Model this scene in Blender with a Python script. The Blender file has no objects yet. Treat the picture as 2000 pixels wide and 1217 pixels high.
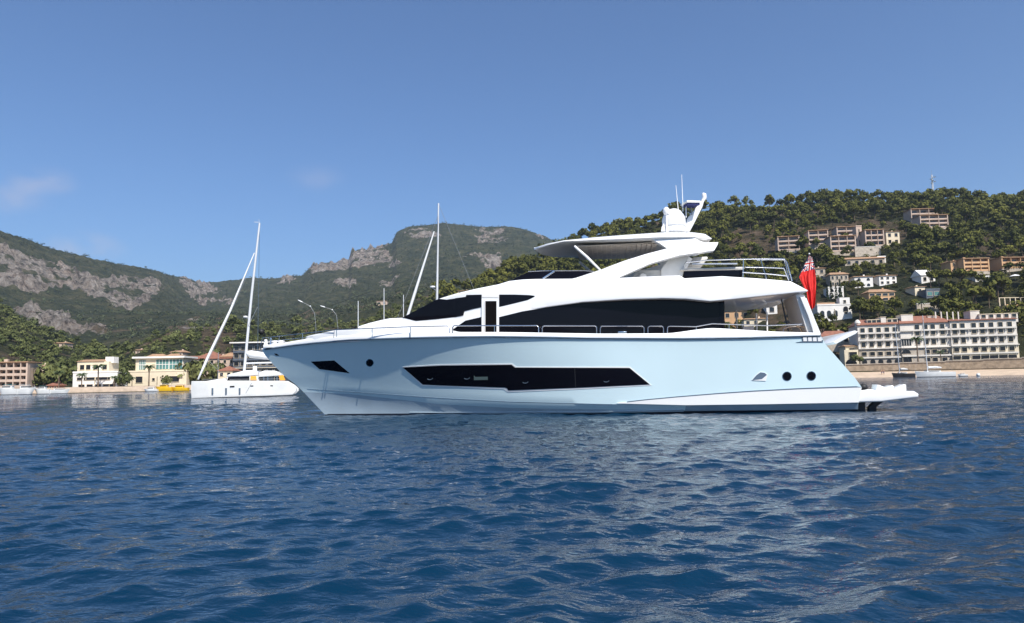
import bpy, bmesh, math, random
import numpy as np
from mathutils import Vector, Matrix
from mathutils.bvhtree import BVHTree

R = math.radians
scene = bpy.context.scene
COL = scene.collection
rng = np.random.default_rng(7)
random.seed(7)

# ------------------------------------------------------------------ camera
F_PX, CX, CY = 1400.0, 1000.0, 608.5          # focal length for a picture 2000 px wide
CAM = np.array([0.0, 0.0, 1.35])
PITCH, ROLL = R(5.5), R(1.15)
_f = np.array([0, math.cos(PITCH), math.sin(PITCH)])
_u0 = np.array([0, -math.sin(PITCH), math.cos(PITCH)])
_r0 = np.array([1.0, 0, 0])
_r = math.cos(ROLL) * _r0 - math.sin(ROLL) * _u0
_u = math.sin(ROLL) * _r0 + math.cos(ROLL) * _u0
cam = bpy.data.cameras.new('camera')
cam.sensor_fit = 'HORIZONTAL'; cam.sensor_width = 36.0
cam.lens = 36.0 * F_PX / 2000.0
cam.clip_start = 0.1; cam.clip_end = 20000
camo = bpy.data.objects.new('camera', cam); COL.objects.link(camo)
M4 = Matrix.Identity(4)
for i in range(3):
    M4[i][0] = _r[i]; M4[i][1] = _u[i]; M4[i][2] = -_f[i]; M4[i][3] = CAM[i]
camo.matrix_world = M4
scene.camera = camo

# ------------------------------------------------------------------ pixel <-> space
def ray(px, py):
    d = _f + ((px - CX) / F_PX) * _r - ((py - CY) / F_PX) * _u
    return d / np.linalg.norm(d)
def project(P):
    v = np.asarray(P, float) - CAM
    z = v @ _f
    return CX + F_PX * (v @ _r) / z, CY - F_PX * (v @ _u) / z
def az_te(px, py):
    d = ray(px, py)
    return math.atan2(d[0], d[1]), d[2] / math.hypot(d[0], d[1])
def at_y(px, py, Y):
    d = ray(px, py)
    return CAM + d * ((Y - CAM[1]) / d[1])

# ------------------------------------------------------------------ light
SUN_EL, SUN_AZ = R(49), R(153)                 # azimuth clockwise from +Y: behind the camera, to its right
world = bpy.data.worlds.new('World'); scene.world = world; world.use_nodes = True
wn, wl = world.node_tree.nodes, world.node_tree.links
bg = wn['Background']
sky = wn.new('ShaderNodeTexSky'); sky.sky_type = 'NISHITA'; sky.sun_disc = False
sky.sun_elevation = SUN_EL; sky.sun_rotation = SUN_AZ
sky.altitude = 0; sky.air_density = 1.0; sky.dust_density = 0.6; sky.ozone_density = 2.2
SKY_STRENGTH = 0.085
bg.inputs['Strength'].default_value = SKY_STRENGTH
SKY_TINT = (0.585, 0.765, 0.99)
def clouds():
    # a few faint fair-weather clouds low over the western ridge, mixed into the sky by direction
    tc = wn.new('ShaderNodeTexCoord'); nz = wn.new('ShaderNodeTexNoise'); nz.inputs['Scale'].default_value = 13.0; nz.inputs['Detail'].default_value = 7
    mp = wn.new('ShaderNodeMapping'); mp.inputs['Scale'].default_value = (1, 1, 1.5)
    wl.new(tc.outputs['Generated'], mp.inputs['Vector']); wl.new(mp.outputs['Vector'], nz.inputs['Vector'])
    total = None
    for (az, el, rad, amt) in CLOUDS:
        d = wn.new('ShaderNodeVectorMath'); d.operation = 'DISTANCE'
        c = Vector((math.sin(az) * math.cos(el), math.cos(az) * math.cos(el), math.sin(el)))
        sc = wn.new('ShaderNodeVectorMath'); sc.operation = 'MULTIPLY'; sc.inputs[1].default_value = (1, 1, 2.0)
        wl.new(tc.outputs['Generated'], sc.inputs[0]); wl.new(sc.outputs[0], d.inputs[0]); d.inputs[1].default_value = (c.x, c.y, c.z * 2.0)
        mr = wn.new('ShaderNodeMapRange'); mr.interpolation_type = 'SMOOTHSTEP'
        mr.inputs['From Min'].default_value = rad; mr.inputs['From Max'].default_value = 0.0; mr.inputs['To Max'].default_value = amt
        wl.new(d.outputs['Value'], mr.inputs['Value'])
        if total is None: total = mr.outputs['Result']
        else:
            a = wn.new('ShaderNodeMath'); a.operation = 'ADD'; wl.new(total, a.inputs[0]); wl.new(mr.outputs['Result'], a.inputs[1]); total = a.outputs[0]
    th = wn.new('ShaderNodeMapRange'); th.interpolation_type = 'SMOOTHSTEP'; th.inputs['From Min'].default_value = 0.36; th.inputs['From Max'].default_value = 0.72
    wl.new(nz.outputs['Fac'], th.inputs['Value'])
    f = wn.new('ShaderNodeMath'); f.operation = 'MULTIPLY'; f.use_clamp = True; wl.new(total, f.inputs[0]); wl.new(th.outputs['Result'], f.inputs[1])
    mx = wn.new('ShaderNodeMix'); mx.data_type = 'RGBA'; mx.inputs['B'].default_value = (5.0, 4.7, 5.2, 1)
    tn = wn.new('ShaderNodeMix'); tn.data_type = 'RGBA'; tn.blend_type = 'MULTIPLY'; tn.inputs['Factor'].default_value = 1.0; tn.inputs['B'].default_value = (*SKY_TINT, 1)
    wl.new(sky.outputs['Color'], tn.inputs['A'])
    wl.new(f.outputs[0], mx.inputs['Factor']); wl.new(tn.outputs['Result'], mx.inputs['A']); wl.new(mx.outputs['Result'], bg.inputs['Color'])
CLOUDS = [(az_te(15, 385)[0], math.atan(az_te(15, 385)[1]), 0.05, 0.42), (az_te(80, 352)[0], math.atan(az_te(80, 352)[1]), 0.045, 0.5), (az_te(165, 488)[0], math.atan(az_te(165, 488)[1]), 0.055, 0.75), (az_te(622, 345)[0], math.atan(az_te(622, 345)[1]), 0.05, 0.18)]
clouds()
sun = bpy.data.lights.new('sun', 'SUN'); sun.energy = 4.2; sun.angle = R(0.5); sun.color = (1.0, 0.95, 0.88)
suno = bpy.data.objects.new('sun', sun); COL.objects.link(suno)
sd = Vector((math.sin(SUN_AZ) * math.cos(SUN_EL), math.cos(SUN_AZ) * math.cos(SUN_EL), math.sin(SUN_EL)))
suno.rotation_euler = sd.to_track_quat('Z', 'Y').to_euler()
scene.view_settings.view_transform = 'Standard'; scene.view_settings.look = 'None'
scene.view_settings.exposure = 0.75; scene.view_settings.gamma = 1.0
scene.render.engine = 'CYCLES'
scene.cycles.max_bounces = 8; scene.cycles.volume_bounces = 0
scene.cycles.use_denoising = True

class Frame:
    """A local frame: u to the picture's right, b towards the viewer, z up; turned by psi (right end nearer when positive)."""
    def __init__(self, x, y, psi, z=0.0):
        self.o = np.array([x, y, z]); self.psi = psi
        self.eu = np.array([math.cos(psi), -math.sin(psi), 0]); self.eb = np.array([-math.sin(psi), -math.cos(psi), 0])
    def uz(self, px, py, b=0.0):
        fun = b if callable(b) else (lambda u, z: b)
        d = ray(px, py); u = z = 0.0
        bb = fun(0.0, 2.0)
        for _ in range(6):
            t = (bb - (CAM - self.o) @ self.eb) / (d @ self.eb)
            P = CAM + t * d - self.o
            u, z = float(P @ self.eu), float(P[2]); bb = fun(u, z)
        return u, z
    def pts(self, pl, b=0.0):
        return [self.uz(p[0], p[1], b) for p in pl]
    def p3(self, px, py, b=0.0):
        u, z = self.uz(px, py, b); bb = b(u, z) if callable(b) else b
        return Vector((u, -bb, z))
    def place(self, e):
        e.location = tuple(self.o); e.rotation_euler = (0, 0, -self.psi)

# ------------------------------------------------------------------ materials
MATS = {}
def pmat(name, col, rough=0.5, var=0.12, scale=1.0, bump=0.0, bscale=6.0, metal=0.0, coat=0.0, spec=0.5, detail=4.0, island=0.0, col2=None):
    if name in MATS: return MATS[name]
    m = bpy.data.materials.new(name); m.use_nodes = True
    n, l = m.node_tree.nodes, m.node_tree.links
    p = n['Principled BSDF']
    p.inputs['Roughness'].default_value = rough; p.inputs['Metallic'].default_value = metal
    p.inputs['Specular IOR Level'].default_value = spec
    if coat: p.inputs['Coat Weight'].default_value = coat; p.inputs['Coat Roughness'].default_value = 0.05
    tc = n.new('ShaderNodeNewGeometry')
    nz = n.new('ShaderNodeTexNoise'); nz.inputs['Scale'].default_value = scale; nz.inputs['Detail'].default_value = detail
    l.new(tc.outputs['Position'], nz.inputs['Vector'])
    rp = n.new('ShaderNodeMapRange'); rp.inputs['From Min'].default_value = 0.3; rp.inputs['From Max'].default_value = 0.7
    l.new(nz.outputs['Fac'], rp.inputs['Value'])
    mx = n.new('ShaderNodeMix'); mx.data_type = 'RGBA'
    mx.inputs['A'].default_value = (*[max(0, c * (1 - var)) for c in col], 1)
    mx.inputs['B'].default_value = (*(col2 or [min(1, c * (1 + var)) for c in col]), 1)
    l.new(rp.outputs['Result'], mx.inputs['Factor'])
    out = mx.outputs['Result']
    if island:
        hv = n.new('ShaderNodeHueSaturation'); mr = n.new('ShaderNodeMapRange')
        mr.inputs['To Min'].default_value = 1 - island; mr.inputs['To Max'].default_value = 1 + island
        l.new(tc.outputs['Random Per Island'], mr.inputs['Value']); l.new(mr.outputs['Result'], hv.inputs['Value'])
        l.new(out, hv.inputs['Color']); out = hv.outputs['Color']
    l.new(out, p.inputs['Base Color'])
    if bump:
        nb = n.new('ShaderNodeTexNoise'); nb.inputs['Scale'].default_value = bscale; nb.inputs['Detail'].default_value = 6
        l.new(tc.outputs['Position'], nb.inputs['Vector'])
        bp = n.new('ShaderNodeBump'); bp.inputs['Strength'].default_value = 1.0; bp.inputs['Distance'].default_value = bump
        l.new(nb.outputs['Fac'], bp.inputs['Height']); l.new(bp.outputs['Normal'], p.inputs['Normal'])
    MATS[name] = m
    return m

gel_white = pmat('white gelcoat', (0.80, 0.80, 0.79), 0.22, 0.02, 0.6, coat=0.3)
hull_blue = pmat('ice blue hull paint', (0.59, 0.735, 0.77), 0.06, 0.03, 0.4, coat=0.5)
boat_white = pmat('weathered boat gelcoat', (0.66, 0.66, 0.64), 0.35, 0.06, 0.8)
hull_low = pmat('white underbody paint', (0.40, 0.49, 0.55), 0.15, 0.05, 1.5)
trim_grey = pmat('grey trim', (0.10, 0.14, 0.19), 0.35, 0.1)
dark_glass = pmat('tinted glass', (0.004, 0.004, 0.007), 0.02, 0.1, 1.0, spec=0.14)
black_rubber = pmat('black rubber', (0.012, 0.012, 0.013), 0.6, 0.2)
chrome = pmat('polished steel', (0.62, 0.63, 0.65), 0.18, 0.05, metal=1.0)
deck_teak = pmat('teak deck', (0.30, 0.20, 0.12), 0.6, 0.15, 3)
lining = pmat('grey lining', (0.76, 0.74, 0.70), 0.5, 0.05)
louvre_m = pmat('brown louvre fabric', (0.70, 0.61, 0.52), 0.7, 0.15, 4)
upholstery = pmat('pale upholstery', (0.62, 0.60, 0.56), 0.8, 0.06, 4)
antifoul = pmat('dark antifouling', (0.015, 0.018, 0.03), 0.5, 0.1)
red_cloth = pmat('red cloth', (0.62, 0.022, 0.018), 0.8, 0.1, 3)
white_cloth = pmat('white cloth', (0.75, 0.75, 0.74), 0.8, 0.06, 3)
blue_cloth = pmat('navy cloth', (0.012, 0.02, 0.11), 0.8, 0.1, 3)
yellow_paint = pmat('yellow boat paint', (0.75, 0.45, 0.015), 0.3, 0.08, 1)
orange_cloth = pmat('orange canvas', (0.75, 0.34, 0.03), 0.8, 0.08, 2)
alu = pmat('painted mast aluminium', (0.62, 0.63, 0.64), 0.35, 0.04, 1)
steel_grey = pmat('galvanised steel', (0.30, 0.31, 0.32), 0.45, 0.1, 2, metal=0.4)
wall_white = pmat('white render', (0.74, 0.71, 0.66), 0.85, 0.07, 0.35)
wall_cream = pmat('cream render', (0.68, 0.58, 0.42), 0.85, 0.08, 0.3)
wall_pink = pmat('pinkish render', (0.50, 0.38, 0.30), 0.85, 0.10, 0.3)
wall_ochre = pmat('ochre render', (0.56, 0.34, 0.18), 0.85, 0.10, 0.3)
wall_stone = pmat('pale stone wall', (0.42, 0.36, 0.29), 0.9, 0.22, 0.8, 0.05, 2.0)
wall_sea = pmat('sandstone masonry', (0.34, 0.26, 0.18), 0.9, 0.28, 0.9, 0.08, 1.5)
wall_grey = pmat('grey slate cladding', (0.10, 0.115, 0.14), 0.6, 0.2, 0.8)
roof_tile = pmat('terracotta roof tiles', (0.25, 0.105, 0.065), 0.85, 0.22, 0.9, 0.05, 3)
roof_tan = pmat('weathered tan roof tiles', (0.35, 0.21, 0.12), 0.85, 0.2, 0.9, 0.05, 3)
win_dark = pmat('dark window glass', (0.018, 0.02, 0.025), 0.08, 0.2, 0.5)
win_green = pmat('green curtain glass', (0.09, 0.20, 0.19), 0.08, 0.2, 0.3)
shade_dark = pmat('dark interior', (0.006, 0.005, 0.005), 0.9, 0.2, 0.5, spec=0.05)
bark = pmat('bark', (0.13, 0.09, 0.06), 0.9, 0.2, 3)
pine_leaf = pmat('pine needles', (0.040, 0.052, 0.010), 0.75, 0.3, 0.055, spec=0.15, island=0.20, col2=(0.145, 0.142, 0.026))
olive_leaf = pmat('olive green leaves', (0.072, 0.094, 0.030), 0.75, 0.3, 0.05, spec=0.15, island=0.16, col2=(0.150, 0.160, 0.055))
hotel_wall = pmat('aged hotel render', (0.66, 0.61, 0.54), 0.85, 0.10, 0.25)
palm_leaf = pmat('palm leaves', (0.06, 0.085, 0.03), 0.6, 0.2, 0.5, spec=0.3, island=0.25)
cypress_leaf = pmat('cypress leaves', (0.025, 0.04, 0.017), 0.8, 0.25, 0.4, spec=0.2, island=0.25)
sand_m = pmat('beach sand', (0.50, 0.38, 0.27), 0.95, 0.12, 0.4)
quay_m = pmat('quay stone', (0.40, 0.31, 0.23), 0.9, 0.2, 0.6)

# ------------------------------------------------------------------ object helpers
def tag(o, label=None, cat=None, group=None, kind=None):
    if label: o['label'] = label
    if cat: o['category'] = cat
    if group: o['group'] = group
    if kind: o['kind'] = kind
    return o
def empty(name, label, cat, group=None, loc=(0, 0, 0), rz=0.0):
    e = bpy.data.objects.new(name, None); COL.objects.link(e)
    e.location = loc; e.rotation_euler = (0, 0, rz); e.empty_display_size = 0.2
    return tag(e, label, cat, group)
def link(name, me, parent=None):
    o = bpy.data.objects.new(name, me); COL.objects.link(o)
    if parent: o.parent = parent
    return o
def copy_tree(o, parent=None):
    c = o.copy(); COL.objects.link(c)
    if parent: c.parent = parent
    for ch in list(o.children): copy_tree(ch, c)
    return c

class MB:
    def __init__(self): self.bm = bmesh.new(); self.mats = []
    def _mi(self, m):
        if m not in self.mats: self.mats.append(m)
        return self.mats.index(m)
    def face(self, pts, m):
        f = self.bm.faces.new([self.bm.verts.new(p) for p in pts]); f.material_index = self._mi(m); return f
    def box(self, c, s, m, rz=0.0, bev=0.0):
        mat = Matrix.Translation(Vector(c)) @ Matrix.Rotation(rz, 4, 'Z') @ Matrix.Diagonal((*s, 1))
        g = bmesh.ops.create_cube(self.bm, size=1.0, matrix=mat)
        fs = set(f for v in g['verts'] for f in v.link_faces)
        for f in fs: f.material_index = self._mi(m)
        if bev:
            es = list(set(e for f in fs for e in f.edges))
            r = bmesh.ops.bevel(self.bm, geom=es, offset=bev, segments=2, affect='EDGES', profile=0.6)
            for f in r['faces']: f.material_index = self._mi(m)
    def tube(self, pts, r, m, n=8, cap=True):
        pts = [Vector(p) for p in pts]; rings = []; mi = self._mi(m)
        N = len(pts); rr = r if isinstance(r, (list, tuple)) else [r] * N
        ref = None
        for i, p in enumerate(pts):
            t = (pts[min(i + 1, N - 1)] - pts[max(i - 1, 0)]).normalized()
            if ref is None:
                ref = Vector((0, 0, 1)) if abs(t.z) < 0.9 else Vector((1, 0, 0))
            a = t.cross(ref).normalized(); b = t.cross(a).normalized(); ref = -b if ref.dot(b) < 0 else b
            rings.append([self.bm.verts.new(p + (a * math.cos(k * 2 * math.pi / n) + b * math.sin(k * 2 * math.pi / n)) * rr[i]) for k in range(n)])
        for i in range(N - 1):
            for k in range(n):
                A, B = rings[i], rings[i + 1]
                d0 = sum((A[j].co - B[j].co).length for j in range(n))
                f = self.bm.faces.new((A[k], A[(k + 1) % n], B[(k + 1) % n], B[k])); f.material_index = mi
        if cap:
            for rg in (rings[0][::-1], rings[-1]):
                f = self.bm.faces.new(rg); f.material_index = mi
    def lathe(self, c, prof, m, n=20):
        mi = self._mi(m); rings = []
        for (rad, z) in prof:
            rings.append([self.bm.verts.new((c[0] + rad * math.cos(2 * math.pi * k / n), c[1] + rad * math.sin(2 * math.pi * k / n), c[2] + z)) for k in range(n)])
        for A, B in zip(rings, rings[1:]):
            for k in range(n):
                f = self.bm.faces.new((A[k], A[(k + 1) % n], B[(k + 1) % n], B[k])); f.material_index = mi
        for rg in (rings[0][::-1], rings[-1]):
            if rg: f = self.bm.faces.new(rg); f.material_index = mi
    def extrude_poly(self, poly, a, b, m, axis='y'):
        """polygon of (x,z) pushed from y=a to y=b"""
        bm2 = bmesh.new()
        vs = [bm2.verts.new((x, a, z)) for x, z in poly]; f = bm2.faces.new(vs)
        r = bmesh.ops.extrude_face_region(bm2, geom=[f])
        for v in r['geom']:
            if isinstance(v, bmesh.types.BMVert): v.co.y = b
        bmesh.ops.recalc_face_normals(bm2, faces=bm2.faces)
        self.merge(bm2, m)
    def merge(self, bm2, m):
        mi = self._mi(m); mp = {v: self.bm.verts.new(v.co) for v in bm2.verts}
        for f in bm2.faces:
            g = self.bm.faces.new([mp[v] for v in f.verts]); g.material_index = mi
        bm2.free()
    def build(self, name, parent=None, smooth=None, recalc=True):
        if recalc: bmesh.ops.recalc_face_normals(self.bm, faces=self.bm.faces)
        me = bpy.data.meshes.new(name); self.bm.to_mesh(me); self.bm.free()
        for m in self.mats: me.materials.append(m)
        if smooth:
            me.polygons.foreach_set('use_smooth', [True] * len(me.polygons)); me.set_sharp_from_angle(angle=R(smooth))
        return link(name, me, parent)

def prism(name, poly, b0, b1, mat, parent, bevel=0.04, warp=None, du=0.5, dz=0.35, segs=3, smooth=40):
    """(u,z) polygon pushed across the boat from b0 to b1, edges rounded, then bent by warp(u,b,z)->b"""
    bm = bmesh.new()
    vs = [bm.verts.new((u, -b0, z)) for u, z in poly]; f = bm.faces.new(vs)
    r = bmesh.ops.extrude_face_region(bm, geom=[f])
    for v in r['geom']:
        if isinstance(v, bmesh.types.BMVert): v.co.y = -b1
    bmesh.ops.recalc_face_normals(bm, faces=bm.faces)
    if bevel:
        es = [e for e in bm.edges if abs(e.verts[0].co.y - e.verts[1].co.y) < 1e-6]
        bmesh.ops.bevel(bm, geom=es, offset=bevel, segments=segs, affect='EDGES', profile=0.5, clamp_overlap=True)
    bmesh.ops.triangulate(bm, faces=bm.faces)
    us = [p[0] for p in poly]; zs = [p[1] for p in poly]
    if warp:
        for (lo, hi, st, no) in ((min(us), max(us), du, (1, 0, 0)), (min(zs), max(zs), dz, (0, 0, 1))):
            k = int((hi - lo) / st)
            for i in range(1, k + 1):
                c = lo + (hi - lo) * i / (k + 1)
                bmesh.ops.bisect_plane(bm, geom=bm.verts[:] + bm.edges[:] + bm.faces[:], plane_co=Vector(no) * c, plane_no=no)
        for v in bm.verts: v.co.y = -warp(v.co.x, -v.co.y, v.co.z)
    bmesh.ops.remove_doubles(bm, verts=bm.verts, dist=1e-5)
    bmesh.ops.recalc_face_normals(bm, faces=bm.faces)
    me = bpy.data.meshes.new(name); bm.to_mesh(me); bm.free(); me.materials.append(mat)
    if smooth:
        me.polygons.foreach_set('use_smooth', [True] * len(me.polygons)); me.set_sharp_from_angle(angle=R(smooth))
    return link(name, me, parent)

def np_mesh(name, V, Fc, mat, parent=None, smooth=False, attrs=None):
    V = np.asarray(V, np.float32); Fc = np.asarray(Fc, np.int32); k = Fc.shape[1]
    me = bpy.data.meshes.new(name)
    me.vertices.add(len(V)); me.vertices.foreach_set('co', V.ravel())
    me.loops.add(Fc.size); me.loops.foreach_set('vertex_index', Fc.ravel())
    me.polygons.add(len(Fc)); me.polygons.foreach_set('loop_start', np.arange(0, Fc.size, k, dtype=np.int32))
    me.update(calc_edges=True)
    if smooth: me.polygons.foreach_set('use_smooth', np.ones(len(Fc), bool))
    for nm, a in (attrs or {}).items():
        at = me.attributes.new(nm, 'FLOAT', 'POINT'); at.data.foreach_set('value', np.asarray(a, np.float32).ravel())
    me.materials.append(mat)
    return link(name, me, parent)

# value noise for shaping
def _hash(ix, iy, seed):
    h = (ix * 374761393 + iy * 668265263 + seed * 1442695041) & 0xFFFFFFFF
    h = ((h ^ (h >> 13)) * 1274126177) & 0xFFFFFFFF
    return ((h ^ (h >> 16)) & 0xFFFF) / 65535.0
def vnoise(x, y, seed=0):
    x = np.asarray(x, float); y = np.asarray(y, float)
    ix = np.floor(x).astype(np.int64); iy = np.floor(y).astype(np.int64)
    fx = x - ix; fy = y - iy; sx = fx * fx * (3 - 2 * fx); sy = fy * fy * (3 - 2 * fy)
    a = _hash(ix, iy, seed); b = _hash(ix + 1, iy, seed); c = _hash(ix, iy + 1, seed); d = _hash(ix + 1, iy + 1, seed)
    return (a * (1 - sx) + b * sx) * (1 - sy) + (c * (1 - sx) + d * sx) * sy
def fbm(x, y, seed=0, octv=5, gain=0.5):
    s = 0; a = 1; t = 0
    for o in range(octv):
        s = s + a * vnoise(x * 2 ** o, y * 2 ** o, seed + o * 17); t += a; a *= gain
    return s / t * 2 - 1
def sstep(a, b, x):
    t = np.clip((np.asarray(x, float) - a) / (b - a), 0, 1); return t * t * (3 - 2 * t)
def in_poly(px, py, poly):
    inside = np.zeros(np.shape(px), bool); n = len(poly)
    for i in range(n):
        x1, y1 = poly[i]; x2, y2 = poly[(i + 1) % n]
        c = ((y1 > py) != (y2 > py)) & (px < (x2 - x1) * (py - y1) / (y2 - y1 + 1e-12) + x1)
        inside ^= c
    return inside

# ================================================================== WATER
def make_water():
    rows = [1.2]
    while rows[-1] < 62: rows.append(rows[-1] * 1.0046)
    while rows[-1] < 700: rows.append(rows[-1] * 1.012)
    while rows[-1] < 5000: rows.append(rows[-1] * 1.1)
    r = np.array(rows)
    dr = np.gradient(r)
    th = np.concatenate([np.linspace(-R(50), R(50), 1000), np.linspace(R(50), R(310), 42)[1:-1]])
    nr, nt = len(r), len(th)
    RR, TT = np.meshgrid(r, th, indexing='ij')
    X = (RR * np.sin(TT)).ravel(); Y = (RR * np.cos(TT)).ravel()
    DR = np.repeat(dr, nt); side = sstep(R(52), R(48), np.abs(np.where(TT > math.pi, TT - 2 * math.pi, TT))).ravel()
    Z = np.zeros_like(X); DX = np.zeros_like(X); DY = np.zeros_like(X)
    g = np.random.default_rng(11); N = 120
    lam = np.exp(np.linspace(math.log(0.20), math.log(9.0), N)) * g.uniform(0.93, 1.07, N)
    ang = R(-68) + g.normal(0, R(34), N)
    env = 0.75 + 0.55 * fbm(X / 5.0, Y / 9.0, 5, 3)
    spd = np.exp(-0.5 * ((np.log(lam) - math.log(0.40)) / 0.85) ** 2) + 0.13
    spd *= WAVE_SLOPE * math.sqrt(2) / math.sqrt((spd ** 2).sum())
    for i in range(N):
        k = 2 * math.pi / lam[i]; a = spd[i] / k
        cx, cy = math.cos(ang[i]), math.sin(ang[i])
        w = sstep(2.2, 4.5, lam[i] / DR) * side
        ix = np.nonzero(w > 0.001)[0]
        if not len(ix): continue
        ph = k * (cx * X[ix] + cy * Y[ix]) + g.uniform(0, 6.28)
        e = env[ix] if lam[i] < 3 else 1.0
        aw = a * w[ix] * e
        Z[ix] += aw * np.cos(ph); s = aw * np.sin(ph) * 0.85
        DX[ix] -= s * cx; DY[ix] -= s * cy
    V = np.stack([X + DX, Y + DY, Z], 1)
    i, j = np.meshgrid(np.arange(nr - 1), np.arange(nt), indexing='ij'); jn = (j + 1) % nt
    Fc = np.stack([i * nt + j, (i + 1) * nt + j, (i + 1) * nt + jn, i * nt + jn], -1).reshape(-1, 4)
    m = bpy.data.materials.new('sea water'); m.use_nodes = True
    n, l = m.node_tree.nodes, m.node_tree.links; p = n['Principled BSDF']
    p.inputs['Base Color'].default_value = (*WATER_COL, 1)
    p.inputs['Roughness'].default_value = 0.04; p.inputs['IOR'].default_value = 1.40
    geo = n.new('ShaderNodeNewGeometry')
    def nz(scale, detail, stretch):
        mp = n.new('ShaderNodeMapping'); mp.inputs['Scale'].default_value = stretch; mp.inputs['Rotation'].default_value = (0, 0, R(22))
        t = n.new('ShaderNodeTexNoise'); t.inputs['Scale'].default_value = scale; t.inputs['Detail'].default_value = detail
        l.new(geo.outputs['Position'], mp.inputs['Vector']); l.new(mp.outputs['Vector'], t.inputs['Vector']); return t.outputs['Fac']
    fine = nz(7.0, 3, (0.7, 1.2, 1)); mid = nz(1.8, 4, (0.6, 1.3, 1)); big = nz(0.035, 3, (0.5, 1.5, 1))
    sep = n.new('ShaderNodeSeparateXYZ'); l.new(geo.outputs['Position'], sep.inputs['Vector'])
    far = n.new('ShaderNodeMapRange'); far.inputs['From Min'].default_value = 1; far.inputs['From Max'].default_value = 60
    far.inputs['To Max'].default_value = 0.85; l.new(sep.outputs['Y'], far.inputs['Value'])
    gust = n.new('ShaderNodeMapRange'); gust.inputs['From Min'].default_value = 0.35; gust.inputs['From Max'].default_value = 0.65
    gust.inputs['To Min'].default_value = 0.55; gust.inputs['To Max'].default_value = 1.3; l.new(big, gust.inputs['Value'])
    fm = n.new('ShaderNodeMath'); fm.operation = 'MULTIPLY'; l.new(far.outputs['Result'], fm.inputs[0]); l.new(gust.outputs['Result'], fm.inputs[1])
    b1 = n.new('ShaderNodeBump'); b1.inputs['Distance'].default_value = 0.30; l.new(mid, b1.inputs['Height']); l.new(fm.outputs[0], b1.inputs['Strength'])
    b2 = n.new('ShaderNodeBump'); b2.inputs['Distance'].default_value = 0.030; b2.inputs['Strength'].default_value = 0.9
    l.new(fine, b2.inputs['Height']); l.new(b1.outputs['Normal'], b2.inputs['Normal']); l.new(b2.outputs['Normal'], p.inputs['Normal'])
    o = np_mesh('sea_water', V, Fc, m, smooth=True); tag(o, kind='structure')
WAVE_SLOPE = 0.215
WATER_COL = (0.001, 0.0200, 0.047)
make_water()

# ================================================================== TERRAIN
near_px = [(-700, 420), (-300, 545), (0, 602), (60, 640), (150, 676), (220, 688), (260, 682), (330, 655), (420, 645), (500, 640), (600, 638), (690, 632), (800, 596),
           (880, 568), (930, 556), (1000, 526), (1050, 505), (1100, 484), (1160, 462), (1200, 448), (1260, 440), (1290, 426), (1380, 412), (1440, 404), (1520, 404),
           (1560, 397), (1640, 391), (1700, 396), (1790, 392), (1860, 389), (1930, 400), (2000, 400), (2200, 420), (2500, 500), (2800, 600)]
near_r = [(-700, 760), (-300, 720), (0, 680), (200, 570), (300, 530), (600, 520), (930, 500), (1160, 590), (1600, 640), (2000, 630), (2800, 560)]
far_px = [(-700, 330), (-300, 390), (0, 447), (60, 467), (130, 493), (200, 507), (300, 526), (360, 542), (415, 551), (480, 543), (560, 540), (590, 538), (610, 518), (680, 508),
          (688, 488), (765, 474), (775, 452), (800, 442), (870, 436), (940, 444), (1000, 443), (1060, 458), (1100, 476), (1200, 525), (1400, 600), (1800, 690), (2800, 700)]
far_r = [(-700, 1500), (0, 1700), (300, 2000), (415, 2600), (600, 2300), (870, 2300), (1100, 2200), (1400, 2000), (2800, 1500)]
def _tab(pl):
    a = np.array([az_te(x, y) for x, y in pl]); return a[:, 0], a[:, 1]
def _tabr(pl):
    return np.array([az_te(x, 700)[0] for x, _ in pl]), np.array([v for _, v in pl], float)
NA, NT = _tab(near_px); NRA, NRR = _tabr(near_r); FA, FT = _tab(far_px); FRA, FRR = _tabr(far_r)
AZ = np.concatenate([np.linspace(R(-62), R(-40), 60)[:-1], np.linspace(R(-40), R(40), 860), np.linspace(R(40), R(62), 60)[1:]])
RG = np.concatenate([[255, 258, 262, 266, 269, 271, 274, 278, 284, 290], np.linspace(296, 720, 130), np.geomspace(725, 3200, 190)])
AZ_RIGHT = az_te(1480, 700)[0]
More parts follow.
